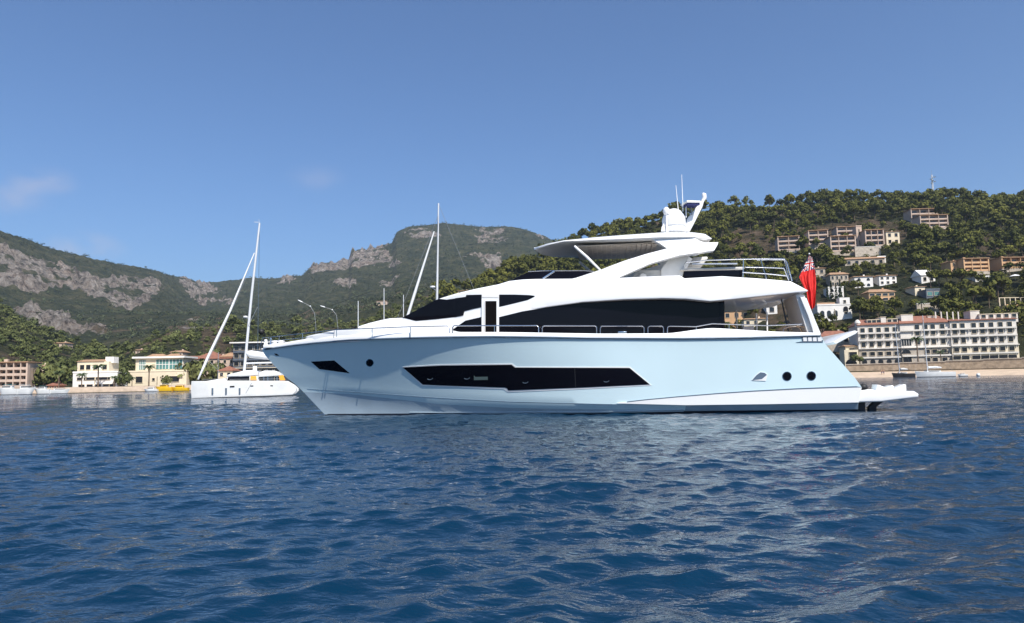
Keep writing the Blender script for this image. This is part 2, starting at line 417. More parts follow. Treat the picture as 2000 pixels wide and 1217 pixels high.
def build_heights():
    H = np.zeros((len(AZ), len(RG)))
    for i, a in enumerate(AZ):
        te_n, te_f = np.interp(a, NA, NT), np.interp(a, FA, FT)
        rn, rf = np.interp(a, NRA, NRR), np.interp(a, FRA, FRR)
        hn, hf = CAM[2] + te_n * rn, CAM[2] + te_f * rf
        right = float(sstep(AZ_RIGHT - 0.05, AZ_RIGHT + 0.01, a))
        cr = [(200, -2), (261, -1.2), (266, 0.7), (270, 1.2), (271.5, 3.0), (300, 3.4), (306, 6.0), (330, 6 + (hn - 6) * 0.10), (rn, hn)]
        cl = [(200, -3), (292, -1.6), (297, 0.8), (303, 1.5), (345, 2.8), (380, 2.8 + (hn - 2.8) * 0.16), (rn, hn)]
        tail = [(rn * 1.1, hn * 0.93), (rn * 1.3, hn * 0.86), (rn * 1.5, max(hn * 0.9, hn * 0.5 + hf * 0.12)),
                (0.5 * (rn * 1.5 + rf), hf * 0.43 + 0.06 * hn), (rf, hf), (rf + 500, hf * 0.6), (rf + 1500, 0)]
        if te_f < te_n * 0.95:
            tail = [(rn + 80, hn * 0.9), (rn + 500, hn * 0.5), (rn + 1600, 0), (rn + 2500, 0)]
        hl = np.interp(RG, *zip(*(cl + tail))); hr = np.interp(RG, *zip(*(cr + tail)))
        H[i] = hl * (1 - right) + hr * right
    A, RR = np.meshgrid(AZ, RG, indexing='ij')
    X, Y = RR * np.sin(A), RR * np.cos(A)
    amp_n = sstep(330, 480, RR) * 5.0
    RF = np.repeat(np.interp(AZ, FRA, FRR)[:, None], len(RG), 1)
    amp_f = sstep(800, 1500, RR) * (5 + 24 * sstep(30, 420, np.abs(RR - RF)))
    H += fbm(X / 70, Y / 70, 3, 5) * amp_n + fbm(X / 260, Y / 260, 9, 6, 0.55) * amp_f
    return X, Y, H
TX, TY, TH = build_heights()
def rock_masks():
    v = np.stack([TX - CAM[0], TY - CAM[1], TH - CAM[2]], -1); z = v @ _f
    px = CX + F_PX * (v @ _r) / z; py = CY - F_PX * (v @ _u) / z
    RR = np.hypot(TX, TY)
    jx = px + fbm(TX / 60, TY / 60, 21, 4) * 16; jy = py + fbm(TX / 60, TY / 60, 31, 4) * 12
    rock = np.zeros(px.shape); far = RR > 760
    polys = [[(-200, 440), (0, 474), (60, 492), (100, 508), (150, 532), (210, 542), (260, 540), (308, 548), (316, 562), (285, 590), (252, 606), (215, 602), (185, 580), (150, 566), (105, 562), (60, 566), (0, 562), (-200, 560)],
             [(15, 603), (110, 602), (135, 622), (150, 630), (205, 632), (218, 650), (150, 658), (118, 642), (60, 634)],
             [(350, 545), (400, 546), (432, 572), (372, 582)], [(375, 585), (440, 583), (472, 592), (390, 598)],
             [(602, 516), (680, 508), (690, 487), (745, 480), (790, 514), (735, 524), (690, 522), (610, 532)], [(915, 446), (978, 440), (992, 472), (938, 476)],
             [(785, 452), (835, 446), (862, 458), (815, 466)], [(545, 538), (580, 540), (575, 552), (545, 552)], [(940, 502), (975, 500), (985, 520), (950, 522)],
             [(660, 545), (690, 542), (700, 556), (664, 558)], [(1040, 452), (1075, 462), (1060, 470)]]
    for p in polys: rock = np.maximum(rock, (in_poly(jx, jy, p) & far) * 1.0)
    rn_ = fbm(TX / 34, TY / 34, 41, 5)
    veg = sstep(0.02, 0.4, fbm(TX / 55, TY / 55, 91, 5))
    rock = np.clip(rock * (0.95 + 1.1 * rn_ - 0.5 * veg) + far * sstep(0.36, 0.62, fbm(TX / 90, TY / 90, 51, 5)) * 0.7, 0, 1)
    earth = np.zeros(px.shape); near = ~far
    for p in [[(1405, 470), (1450, 440), (1500, 452), (1520, 478), (1515, 505), (1440, 500)], [(1560, 440), (1700, 425), (1770, 440), (1765, 470), (1560, 470)], [(395, 640), (440, 632), (470, 660), (460, 690), (400, 690)],
              [(320, 640), (380, 632), (385, 655), (330, 662)], [(1930, 450), (1990, 470), (1980, 500), (1900, 505)], [(1260, 440), (1290, 430), (1300, 440)]]:
        earth = np.maximum(earth, (in_poly(jx, jy, p)) * 1.0)
    earth = np.clip(earth * 0.9 + sstep(0.25, 0.5, fbm(TX / 45, TY / 45, 61, 4)) * (RR < 1400) * 0.8 + near * 0.22 * (px > 1150), 0, 1)
    return rock, earth, px, py
TROCK, TEARTH, TPX, TPY = rock_masks()
TH += TROCK * (np.abs(fbm(TX / 22, TY / 22, 71, 5)) * 34 - 8) * sstep(760, 1000, np.hypot(TX, TY))
def t_index(a, r):
    fa = np.interp(a, AZ, np.arange(len(AZ))); fr = np.interp(r, RG, np.arange(len(RG)))
    ia = np.clip(fa.astype(int), 0, len(AZ) - 2); ir = np.clip(fr.astype(int), 0, len(RG) - 2)
    return ia, ir, fa - ia, fr - ir
def t_sample(G, a, r):
    a = np.asarray(a, float); r = np.asarray(r, float); ia, ir, ta, tr = t_index(a, r)
    return (G[ia, ir] * (1 - ta) + G[ia + 1, ir] * ta) * (1 - tr) + (G[ia, ir + 1] * (1 - ta) + G[ia + 1, ir + 1] * ta) * tr
def on_terrain(px, py, rmin=300.0):
    a, te = az_te(px, py); r = np.arange(rmin, 2400, 0.5)
    h = t_sample(TH, np.full(r.shape, a), r); k = np.nonzero(h >= CAM[2] + te * r)[0]
    rr = r[k[0]] if len(k) else 600.0
    return np.array([rr * math.sin(a), rr * math.cos(a), float(t_sample(TH, a, rr))])

def terrain_material():
    m = bpy.data.materials.new('hillside'); m.use_nodes = True
    n, l = m.node_tree.nodes, m.node_tree.links; p = n['Principled BSDF']; p.inputs['Roughness'].default_value = 0.95; p.inputs['Specular IOR Level'].default_value = 0.1
    g = n.new('ShaderNodeNewGeometry')
    def noise(s, d=5, rough=0.55, st=None):
        t = n.new('ShaderNodeTexNoise'); t.inputs['Scale'].default_value = s; t.inputs['Detail'].default_value = d; t.inputs['Roughness'].default_value = rough
        mp = n.new('ShaderNodeMapping'); mp.inputs['Scale'].default_value = st or (1, 1, 1); l.new(g.outputs['Position'], mp.inputs['Vector'])
        l.new(mp.outputs['Vector'], t.inputs['Vector']); return t.outputs['Fac']
    def ramp(f, stops):
        r = n.new('ShaderNodeValToRGB'); l.new(f, r.inputs['Fac']); e = r.color_ramp.elements
        e[0].position, e[0].color = stops[0][0], (*stops[0][1], 1); e[1].position, e[1].color = stops[-1][0], (*stops[-1][1], 1)
        for q, c in stops[1:-1]: x = e.new(q); x.color = (*c, 1)
        return r.outputs['Color']
    def mix(f, a, b):
        x = n.new('ShaderNodeMix'); x.data_type = 'RGBA'; l.new(f, x.inputs['Factor']); l.new(a, x.inputs['A']); l.new(b, x.inputs['B']); return x.outputs['Result']
    def math_(op, a, b):
        x = n.new('ShaderNodeMath'); x.operation = op
        for i, v in enumerate((a, b)):
            if isinstance(v, (int, float)): x.inputs[i].default_value = v
            else: l.new(v, x.inputs[i])
        return x.outputs[0]
    def attr(nm):
        x = n.new('ShaderNodeAttribute'); x.attribute_name = nm; return x.outputs['Fac']
    forest = ramp(noise(0.032, 9, 0.68), [(0.3, (0.030, 0.040, 0.020)), (0.48, (0.070, 0.080, 0.038)), (0.6, (0.125, 0.120, 0.060)), (0.74, (0.22, 0.18, 0.11))])
    crowns = n.new('ShaderNodeTexVoronoi'); crowns.inputs['Scale'].default_value = 0.13; l.new(g.outputs['Position'], crowns.inputs['Vector'])
    rockc = ramp(noise(0.075, 9, 0.74, (1, 1, 0.35)), [(0.40, (0.05, 0.05, 0.04)), (0.46, (0.26, 0.22, 0.18)), (0.54, (0.42, 0.36, 0.30)), (0.62, (0.58, 0.52, 0.46))])
    red = ramp(noise(0.03, 3), [(0.45, (0.28, 0.24, 0.21)), (0.7, (0.40, 0.24, 0.16))])
    mm = n.new('ShaderNodeMix'); mm.data_type = 'RGBA'; mm.inputs['Factor'].default_value = 0.22; l.new(rockc, mm.inputs['A']); l.new(red, mm.inputs['B'])
    earthc = ramp(noise(0.12, 6), [(0.3, (0.09, 0.085, 0.045)), (0.5, (0.19, 0.14, 0.085)), (0.7, (0.30, 0.215, 0.15))])
    def thr(a, lo, hi, sc):
        s = math_('ADD', a, math_('MULTIPLY', math_('SUBTRACT', noise(sc, 7, 0.7), 0.5), 1.9))
        r = n.new('ShaderNodeMapRange'); r.interpolation_type = 'SMOOTHSTEP'; r.inputs['From Min'].default_value = lo; r.inputs['From Max'].default_value = hi; l.new(s, r.inputs['Value']); return r.outputs['Result']
    rk = thr(attr('rock'), 0.38, 0.62, 0.045)
    c = mix(thr(attr('earth'), 0.35, 0.65, 0.10), forest, earthc)
    c = mix(rk, c, mm.outputs['Result'])
    l.new(c, p.inputs['Base Color'])
    hgt = math_('ADD', math_('MULTIPLY', crowns.outputs['Distance'], -0.5), noise(0.12, 9, 0.8, (1, 1, 0.4)))
    b = n.new('ShaderNodeBump'); b.inputs['Distance'].default_value = 20.0; b.inputs['Strength'].default_value = 1.0
    l.new(hgt, b.inputs['Height']); l.new(b.outputs['Normal'], p.inputs['Normal'])
    return m
def make_terrain():
    na, nr = TH.shape
    V = np.stack([TX.ravel(), TY.ravel(), TH.ravel()], 1)
    i, j = np.meshgrid(np.arange(na - 1), np.arange(nr - 1), indexing='ij')
    Fc = np.stack([i * nr + j, (i + 1) * nr + j, (i + 1) * nr + j + 1, i * nr + j + 1], -1).reshape(-1, 4)
    o = np_mesh('hills', V, Fc, terrain_material(), smooth=True, attrs={'rock': TROCK, 'earth': TEARTH}); tag(o, kind='structure')
make_terrain()
def far_shore():
    # the other side of the bay, behind the viewer
    V, Fc = [], []; az = np.linspace(R(75), R(285), 120)
    for i, a in enumerate(az):
        h = 58 + 16 * fbm(np.array([i * 0.31]), np.array([2.0]), 3, 4)[0] + 8 * math.sin(i * 0.09)
        for r, z in ((520, -1), (530, 2), (640, h * 0.6), (760, h), (900, h * 0.8)): V.append((r * math.sin(a), r * math.cos(a), z))
    for i in range(119):
        for k in range(4): Fc.append((i * 5 + k, (i + 1) * 5 + k, (i + 1) * 5 + k + 1, i * 5 + k + 1))
    m = pmat('far wooded shore', (0.04, 0.05, 0.024), 0.95, 0.4, 0.03, 4.0, 0.1); tag(np_mesh('hills', V, Fc, m, smooth=True), kind='structure')
far_shore()

# ================================================================== MOTOR YACHT
Y = Frame(2.5, 30.35, R(8))
yacht = empty('motor_yacht', 'large pale blue and white motor yacht with black windows lying broadside on the water', 'yacht')
Y.place(yacht)
def lerp_pl(pl, n):
    xs = np.linspace(pl[0][0], pl[-1][0], n); return xs, np.interp(xs, [p[0] for p in pl], [p[1] for p in pl])
def smooth_pl(pl, n, k=3):
    xs, ys = lerp_pl(pl, n)
    for _ in range(k):
        ys[1:-1] = 0.25 * ys[:-2] + 0.5 * ys[1:-1] + 0.25 * ys[2:]
    return xs, ys
NS = 96
S_px = [(512, 683.6), (528, 681), (576, 674), (624, 669), (686, 664), (768, 661), (860, 658.7), (960, 657.5), (1080, 659), (1148, 660.7), (1340, 661.5), (1450, 660), (1537, 657.5), (1603, 655.5)]
T_px = [(511, 680.5), (530, 676), (560, 668), (597, 662), (640, 656), (700, 652), (800, 650), (880, 648.5), (975, 648.5), (1172, 651.6), (1306, 651), (1320, 649.5), (1360, 643.7), (1387, 640.5), (1420, 642), (1510, 647.5), (1599, 650)]
C_px = [(584, 757.3), (605, 759), (686, 765), (768, 771), (864, 777.6), (1004, 785), (1196, 789.6), (1340, 791.5), (1500, 789.5), (1676, 786)]
D_px = [(593, 766), (640, 767.5), (686, 770), (768, 779), (860, 789.6), (1004, 797), (1172, 800), (1335, 801.2), (1676, 799)]
stem_px = [(512, 683.6), (516, 692), (537.6, 716), (559, 737.6), (576, 750), (584, 757.3)]
def half(s, full, run, pw, aft):
    s = np.asarray(s); return full * (1 - (1 - np.clip(s / run, 0, 1)) ** pw) * (1 - aft * np.clip((s - 0.6) / 0.4, 0, 1) ** 2)
sv = np.linspace(0, 1, NS) ** 1.15
bS = lambda s: half(s, 3.22, 0.52, 2.5, 0.035)
bC = lambda s: half(s, 2.98, 0.64, 1.75, 0.02)
bD = lambda s: half(s, 2.84, 0.64, 1.7, 0.02)
bW = lambda s: half(s, 2.74, 0.62, 1.55, 0.02)
def resample(pl):
    xs, ys = smooth_pl(pl, 240, 4); t = np.linspace(0, 1, 240); return np.interp(sv, t, xs), np.interp(sv, t, ys)
SX, SY = resample(S_px); CXX, CYY = resample(C_px); DXX, DYY = resample(D_px)
def stem_x(y): return np.interp(y, [p[1] for p in stem_px], [p[0] for p in stem_px])
stern_px = [(655.5, 1603), (672.5, 1612), (752.5, 1682.5), (756, 1682.5), (786, 1676.5), (806, 1676.5)]
def level(f):
    y = SY * (1 - f) + CYY * f
    x0 = stem_x(y[0]); x1 = np.interp(y[-1], [p[0] for p in stern_px], [p[1] for p in stern_px])
    x = x0 + (x1 - x0) * sv
    fl = f ** 0.8
    b = bS(sv) * (1 - fl) + bC(sv) * fl
    return x, y, b
levels = [level(f) for f in (0, .06, .14, .24, .36, .5, .64, .77, .89, 1.0)]
DB = np.minimum(bD(sv), bC(sv)); levels.append((DXX, DYY, DB))
wl_x = 634 + (1676.5 - 634) * sv; wl_y = np.interp(wl_x, [634, 900, 1340, 1680], [809.5, 809, 806, 803])
levels.append((wl_x, wl_y, np.minimum(bW(sv), DB)))
rings = [[Vector((*(lambda q: (q[0], -b, q[1]))(Y.uz(x, y, float(b))),)) for x, y, b in zip(*L)] for L in levels]
rings.append([Vector((v.x + 0.02, v.y * 0.97, v.z - 0.25)) for v in rings[-1]])
rings.append([Vector((v.x + 0.6, v.y * 0.7, -0.95)) for v in rings[-2]])
def make_hull():
    bm = bmesh.new(); mats = [hull_blue, trim_grey, hull_low, antifoul]; K = len(rings)
    P = [[bm.verts.new(v) for v in rg] for rg in rings]
    S = [[bm.verts.new((v.x, -v.y, v.z)) for v in rg] for rg in rings]
    for k in range(K - 1):
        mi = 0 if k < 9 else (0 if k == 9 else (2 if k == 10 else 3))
        for i in range(NS - 1):
            f = bm.faces.new((P[k][i], P[k][i + 1], P[k + 1][i + 1], P[k + 1][i])); f.material_index = mi; f.smooth = True
            f = bm.faces.new((S[k][i], S[k + 1][i], S[k + 1][i + 1], S[k][i + 1])); f.material_index = mi; f.smooth = True
        f = bm.faces.new((P[k][-1], S[k][-1], S[k + 1][-1], P[k + 1][-1])); f.material_index = 0
    for i in range(NS - 1):
        f = bm.faces.new((P[-1][i], P[-1][i + 1], S[-1][i + 1], S[-1][i])); f.material_index = 3
    bmesh.ops.remove_doubles(bm, verts=bm.verts, dist=0.004)
    bmesh.ops.recalc_face_normals(bm, faces=bm.faces)
    me = bpy.data.meshes.new('hull'); bm.to_mesh(me)
    for m in mats: me.materials.append(m)
    # only the knuckles are hard edges
    me.set_sharp_from_angle(angle=R(24))
    o = link('hull', me, yacht); bv = BVHTree.FromBMesh(bm); bm.free(); return o, bv
hull, hull_bvh = make_hull()

def yray(px, py):
    d = ray(px, py); o = CAM - Y.o
    return Vector((o @ Y.eu, -(o @ Y.eb), o[2])), Vector((d @ Y.eu, -(d @ Y.eb), d[2]))
def patch(name, poly, bvh, mat, off=0.008, depth=0.02, step=10, parent=None, guess=2.6):
    """panel lying on a body: the outline is taken to the body's surface and given its own thickness"""
    bm = bmesh.new(); f = bm.faces.new([bm.verts.new((x, y, 0)) for x, y in poly])
    bmesh.ops.triangulate(bm, faces=[f])
    for ax in (0, 1):
        c = [v.co[ax] for v in bm.verts]; lo, hi = min(c), max(c); k = int((hi - lo) / step); no = Vector((1, 0, 0)) if ax == 0 else Vector((0, 1, 0))
        for i in range(1, k + 1):
            bmesh.ops.bisect_plane(bm, geom=bm.verts[:] + bm.edges[:] + bm.faces[:], plane_co=no * (lo + (hi - lo) * i / (k + 1)), plane_no=no)
    bmesh.ops.remove_doubles(bm, verts=bm.verts, dist=0.01)
    nrm = {}
    for v in bm.verts:
        o, d = yray(v.co.x, v.co.y); h = bvh.ray_cast(o, d)
        if h[0] is None:
            p = Y.p3(v.co.x, v.co.y, guess); h = bvh.find_nearest(p)
        n = h[1] if h[1].dot(d) < 0 else -h[1]
        v.co = h[0]; nrm[v] = n
    for v in list(bm.verts): v.co = v.co + nrm[v] * off
    rim = [e for e in bm.edges if len(e.link_faces) == 1]
    r = bmesh.ops.extrude_edge_only(bm, edges=rim)
    src = {}
    for e in rim:
        for v in e.verts: src[tuple(round(c, 5) for c in v.co)] = nrm[v]
    for g in r['geom']:
        if isinstance(g, bmesh.types.BMVert):
            g.co = g.co - src.get(tuple(round(c, 5) for c in g.co), Vector((0, -1, 0))) * (off + depth)
    bmesh.ops.recalc_face_normals(bm, faces=bm.faces)
    me = bpy.data.meshes.new(name); bm.to_mesh(me); bm.free(); me.materials.append(mat)
    me.polygons.foreach_set('use_smooth', [True] * len(me.polygons)); me.set_sharp_from_angle(angle=R(30))
    return link(name, me, parent or yacht)
def band(poly_line, w0, w1=None):
    """thin strip polygon along a pixel polyline, w px thick"""
    w1 = w0 if w1 is None else w1; n = len(poly_line)
    return [(x, y - (w0 + (w1 - w0) * i / (n - 1)) / 2) for i, (x, y) in enumerate(poly_line)] + [(x, y + (w0 + (w1 - w0) * i / (n - 1)) / 2) for i, (x, y) in reversed(list(enumerate(poly_line)))]
def circ(x, y, r, n=20): return [(x + r * math.cos(2 * math.pi * k / n), y + r * math.sin(2 * math.pi * k / n)) for k in range(n)]

# --- bulwark, rubbing strake, deck
def make_bulwark():
    tx, ty = resample(T_px); m = MB(); bm = m.bm; mi = m._mi(gel_white)
    top, bot = [], []
    for i in range(NS):
        b = float(bS(sv[i])); u, z = Y.uz(SX[i], SY[i], b); bot.append(Vector((u, -b - 0.012, z)))
        b2 = max(b - 0.03, 0.0); u2, z2 = Y.uz(tx[i], ty[i], b2); top.append(Vector((u2, -b2, z2)))
    for sg in (1, -1):
        rows = [[Vector((v.x, sg * v.y, v.z)) for v in bot], [Vector((a.x * .5 + b.x * .5, sg * (a.y * .5 + b.y * .5 - 0.02), a.z * .5 + b.z * .5)) for a, b in zip(bot, top)],
                [Vector((v.x, sg * v.y, v.z - 0.03)) for v in top], [Vector((v.x, sg * min(v.y + 0.03, 0), v.z)) for v in top],
                [Vector((v.x, sg * min(v.y + 0.15, 0), v.z)) for v in top], [Vector((a.x, sg * min(a.y + 0.16, 0), b.z - 0.02)) for a, b in zip(top, bot)]]
        vv = [[bm.verts.new(p) for p in rw] for rw in rows]
        for k in range(len(vv) - 1):
            for i in range(NS - 1): bm.faces.new((vv[k][i], vv[k][i + 1], vv[k + 1][i + 1], vv[k + 1][i])).material_index = mi
        bm.faces.new([r_[-1] for r_ in vv])
    bmesh.ops.remove_doubles(bm, verts=bm.verts, dist=0.003)
    m.build('bulwark', yacht, smooth=35)
    d = MB(); md = d._mi(deck_teak)
    P = [d.bm.verts.new((v.x, v.y + 0.05, v.z - 0.01)) for v in bot[2:]]; Q = [d.bm.verts.new((v.x, -v.y - 0.05, v.z - 0.01)) for v in bot[2:]]
    for i in range(len(P) - 1): d.bm.faces.new((P[i], P[i + 1], Q[i + 1], Q[i]))
    d.build('deck', yacht)
    s = MB(); s.tube([v + Vector((0, -0.012, 0.0)) for v in bot[1:]], 0.035, trim_grey, 6); s.build('rubbing_strake', yacht, smooth=60)
make_bulwark()

# --- panels on the hull
def wpanel(name, poly, frame_w=0.0):
    return patch(name, poly, hull_bvh, dark_glass, 0.004, 0.03)
patch('window_frame', [(785.5, 716), (862, 711.6), (1000, 709.8), (1008, 716), (1231, 716.4), (1273, 752.8), (1126, 760.5), (992, 765.8), (984, 760), (860, 755.2), (824, 753.4)], hull_bvh, gel_white, 0.012, 0.03)
hw = patch('hull_window', [(787.5, 717.6), (862, 713.8), (999, 712.2), (1005.9, 717.6), (991.6, 758.6), (986, 757), (860, 752.6), (826, 750.9)], hull_bvh, dark_glass, 0.022, 0.01)
hw = patch('hull_window', [(1005.2, 717.8), (1229.6, 718.6), (1269, 750.8), (1124, 757.4), (993, 762.4), (990.6, 758.5)], hull_bvh, dark_glass, 0.025, 0.01)
patch('cabin_glimpse', [(926, 733), (929, 736), (953, 735.5), (953, 741.5), (926, 742)], hull_bvh, pmat('grey green cabin glimpse', (0.10, 0.14, 0.13), 0.6), 0.026, 0.006, 6)  # lit cabin seen through the glass, put on as a flat coloured patch
for x, y in ((840, 739), (912, 738), (1026, 746), (1184, 744)):
    m = MB(); c = [Y.p3(x + 7 * math.cos(a), y - 3 + 7 * math.sin(a), 3.2) for a in np.linspace(0.5, 2.4, 8)]; q = []
    for (aa) in np.linspace(0.6, 2.3, 8):
        o_, d_ = yray(x + 7 * math.cos(aa), y - 4 + 6 * math.sin(aa)); hh = hull_bvh.ray_cast(o_, d_); q.append(hh[0] + (hh[1] if hh[1].dot(d_) < 0 else -hh[1]) * 0.032)
    m.tube(q, 0.012, trim_grey, 5); m.build('portlight_rim', yacht)
patch('window_seam', [(1122, 719.3), (1123.2, 719.3), (1125.2, 756.6), (1124, 756.6)], hull_bvh, black_rubber, 0.03, 0.01)
patch('hull_window', [(607, 706.4), (653, 704), (683, 729), (624, 721)], hull_bvh, dark_glass, 0.006, 0.03)
patch('hawse_hole', [(535.5, 690.5), (541, 691), (545.5, 695), (539, 694.5)], hull_bvh, black_rubber, 0.006, 0.02)
def porthole(x, y, r):
    ring = patch('porthole', circ(x, y, r * 1.18), hull_bvh, chrome, 0.008, 0.03, 5)
    patch('pane', circ(x, y, r), hull_bvh, dark_glass, 0.02, 0.015, 5, parent=ring)
porthole(722.4, 708.6, 6.4); porthole(1537, 735, 8.0); porthole(1584.5, 734.3, 8.0)
patch('vent_scoop', [(1468, 742.8), (1476, 733), (1484, 726.5), (1493, 727.5), (1499, 732), (1495.5, 744.2)], hull_bvh, gel_white, 0.02, 0.03, 5)
patch('scoop_opening', [(1469, 742.2), (1477, 733), (1485, 727.0), (1493, 728), (1497.5, 732), (1488, 740)], hull_bvh, trim_grey, 0.028, 0.02, 5)
patch('stern_skirt', [(1205, 787.6), (1260, 781.5), (1320, 776), (1400, 769.5), (1470, 764.8), (1560, 760.2), (1620, 757.8), (1682, 756.2), (1676.3, 785.6), (1500, 789), (1340, 791)], hull_bvh, gel_white, 0.06, 0.07)
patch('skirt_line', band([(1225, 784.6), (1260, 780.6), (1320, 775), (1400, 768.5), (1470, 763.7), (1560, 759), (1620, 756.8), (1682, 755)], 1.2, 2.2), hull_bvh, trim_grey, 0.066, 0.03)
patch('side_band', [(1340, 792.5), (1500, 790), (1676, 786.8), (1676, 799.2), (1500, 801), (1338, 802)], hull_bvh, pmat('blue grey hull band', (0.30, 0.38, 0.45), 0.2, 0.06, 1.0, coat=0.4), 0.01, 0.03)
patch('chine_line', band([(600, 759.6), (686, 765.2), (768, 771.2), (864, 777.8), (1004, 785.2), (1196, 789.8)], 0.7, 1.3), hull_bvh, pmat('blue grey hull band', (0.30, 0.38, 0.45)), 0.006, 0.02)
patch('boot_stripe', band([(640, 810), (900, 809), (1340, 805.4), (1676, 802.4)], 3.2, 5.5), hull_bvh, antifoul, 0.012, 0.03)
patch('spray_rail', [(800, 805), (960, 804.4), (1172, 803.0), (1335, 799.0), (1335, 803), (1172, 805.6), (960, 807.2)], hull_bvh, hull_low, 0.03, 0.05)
fb = patch('fashion_vent', [(1548, 656.6), (1601, 655.2), (1613, 668.4), (1555, 668.6), (1567, 666.4), (1566, 659.5)], hull_bvh, trim_grey, 0.02, 0.03, 6)
for x0 in (1568, 1577.5, 1587, 1596.5):
    patch('vent_slot', [(x0, 659.2), (x0 + 7.2, 658.9), (x0 + 7.8, 666.4), (x0 + 0.8, 666.5)], hull_bvh, gel_white, 0.03, 0.02, 6, parent=fb)

# --- superstructure
def Wb(u):
    return 1.25 + 1.27 * float(sstep(-9.6, -3.2, u))
def warp_house(u, b, z): return b / 2.6 * Wb(u) * (1 + 0.001 * (z - 3.0))
Wh = lambda u, z: Wb(u) * (1 + 0.001 * (z - 3.0))
house_px = [(694, 662), (694, 647), (701, 637), (722, 630.5), (744, 625), (761, 621.6), (786.6, 620.6), (818, 605.5), (851, 589), (858, 582.8), (890, 573.2), (925, 564.6), (973, 555), (994, 548.5), (1020, 545.6), (1045, 544.6),
            (1140, 543.7), (1414, 552), (1414, 662)]
house = prism('superstructure', Y.pts(house_px, Wh), 2.6, -2.6, gel_white, yacht, 0.07, warp_house, 0.45, 0.3)
def bvh_of(o):
    bm = bmesh.new(); bm.from_mesh(o.data); b = BVHTree.FromBMesh(bm); bm.free(); return b
house_bvh = bvh_of(house)
# raised foredeck
Wf = lambda u, z: max(0.12, float(np.interp(u, [-12.6, -11, -9, -6, -2.5], [0.25, 1.25, 1.95, 2.55, 2.85])) - 0.06 * max(0, z - 3.0))
fore_px = [(592, 672), (598, 656.5), (612, 653.6), (658, 644), (700, 641.2), (816, 638.2), (884, 637.4), (881, 645.5), (905, 652), (905, 664)]
prism('foredeck', Y.pts(fore_px, Wf), 2.6, -2.6, gel_white, yacht, 0.06, lambda u, b, z: b / 2.6 * Wf(u, z), 0.35, 0.3)
# upper band, carrying the flying bridge aft over the cockpit
Wo = lambda u, z: Wb(u) * (1 + 0.001 * (z - 3.0)) + 0.03 + 0.42 * float(sstep(-1.5, 4.5, u)) - 0.10 * float(sstep(4.55, 5.2, z)) - 0.07 * (1 - float(sstep(-2.4, -0.6, u)))
over_px = [(1000, 611), (1020, 608), (1064, 600.7), (1136, 590.6), (1220, 585.2), (1292, 583), (1339, 584), (1387, 589), (1418, 586), (1517, 576), (1577, 569.5), (1578.5, 567), (1544.5, 549.4), (1510, 546), (1477, 543.5), (1410, 539.2),
           (1337, 543.5), (1327.6, 538), (1300, 538.6), (1208, 542.6), (1140, 543.2), (1060, 566), (1020, 584), (996, 600)]
over = prism('flybridge_deck', Y.pts(over_px, Wo), 2.6, -2.6, gel_white, yacht, 0.06, lambda u, b, z: b / 2.6 * Wo(u, z), 0.45, 0.25)
over_bvh = bvh_of(over)
def both_bvh():
    bm = bmesh.new(); bm.from_mesh(house.data); bm.from_mesh(over.data); b = BVHTree.FromBMesh(bm); bm.free(); return b
glass = lambda name, poly, off=0.006: patch(name, poly, house_bvh, dark_glass, off, 0.03, 12, guess=2.4)
Wws = lambda u, z: Wh(u, z) + 0.015
prism('windscreen', Y.pts([(785.6, 620.4), (818, 603.0), (851, 586.2), (857, 583.4), (872, 585.2), (890.5, 582.4), (891, 619.4), (850, 624), (812, 627.2)], Wws), 2.6, -2.6, dark_glass, yacht, 0.02, lambda u, b, z: b / 2.6 * Wws(u, z), 0.3, 0.2)
glass('side_window', [(889.8, 582.4), (910, 579.8), (911, 576.2), (941.5, 575.4), (941.5, 599.8), (924, 603.6), (907, 608), (905, 616.4), (890, 619.4)], 0.02)
glass('side_window', [(975, 575.4), (1005, 575.4), (1033.6, 576.4), (1047.8, 578.3), (1029.8, 586.5), (1002, 593.4), (975, 599.8)])
glass('saloon_window', [(909, 626.4), (941.5, 618.8), (941.5, 649), (905, 649.5), (893, 647.5), (882.5, 644.8), (908, 637)])
glass('saloon_window', [(975, 619.3), (1020, 608.3), (1064, 601), (1136, 590), (1159.5, 588.5), (1159.5, 653.5), (975, 651)])
glass('saloon_window', [(1158.8, 588.5), (1220, 584.6), (1292, 582), (1321.5, 582), (1321.5, 655), (1158.8, 653.5)], 0.009)
glass('saloon_window', [(1320.8, 582), (1342, 583), (1387, 588.2), (1410, 587), (1410.5, 655), (1320.8, 655)], 0.012)
Wd = lambda u, z: Wh(u, z) + 0.02
prism('cockpit_door', Y.pts([(1404, 580), (1415, 580), (1416, 656), (1404, 656)], Wd), 2.6, -2.6, dark_glass, yacht, 0.02, lambda u, b, z: b / 2.6 * Wd(u, z), 0.5, 0.4)
dr = patch('door', [(941.5, 575.2), (975, 575.2), (975, 651), (941.5, 651)], house_bvh, gel_white, 0.07, 0.08, 8)
patch('door_header', [(942.2, 576), (974.4, 576), (974.4, 581.6), (942.2, 581.6)], house_bvh, lining, 0.085, 0.02, 8, parent=dr)
patch('opening', [(946.8, 588.4), (970.3, 588.4), (970.3, 650), (946.8, 650)], house_bvh, shade_dark, 0.074, 0.01, 8, parent=dr)
patch('door_edge', [(946.8, 588.4), (948.6, 588.4), (948.6, 650), (946.8, 650)], house_bvh, lining, 0.10, 0.03, 8, parent=dr)
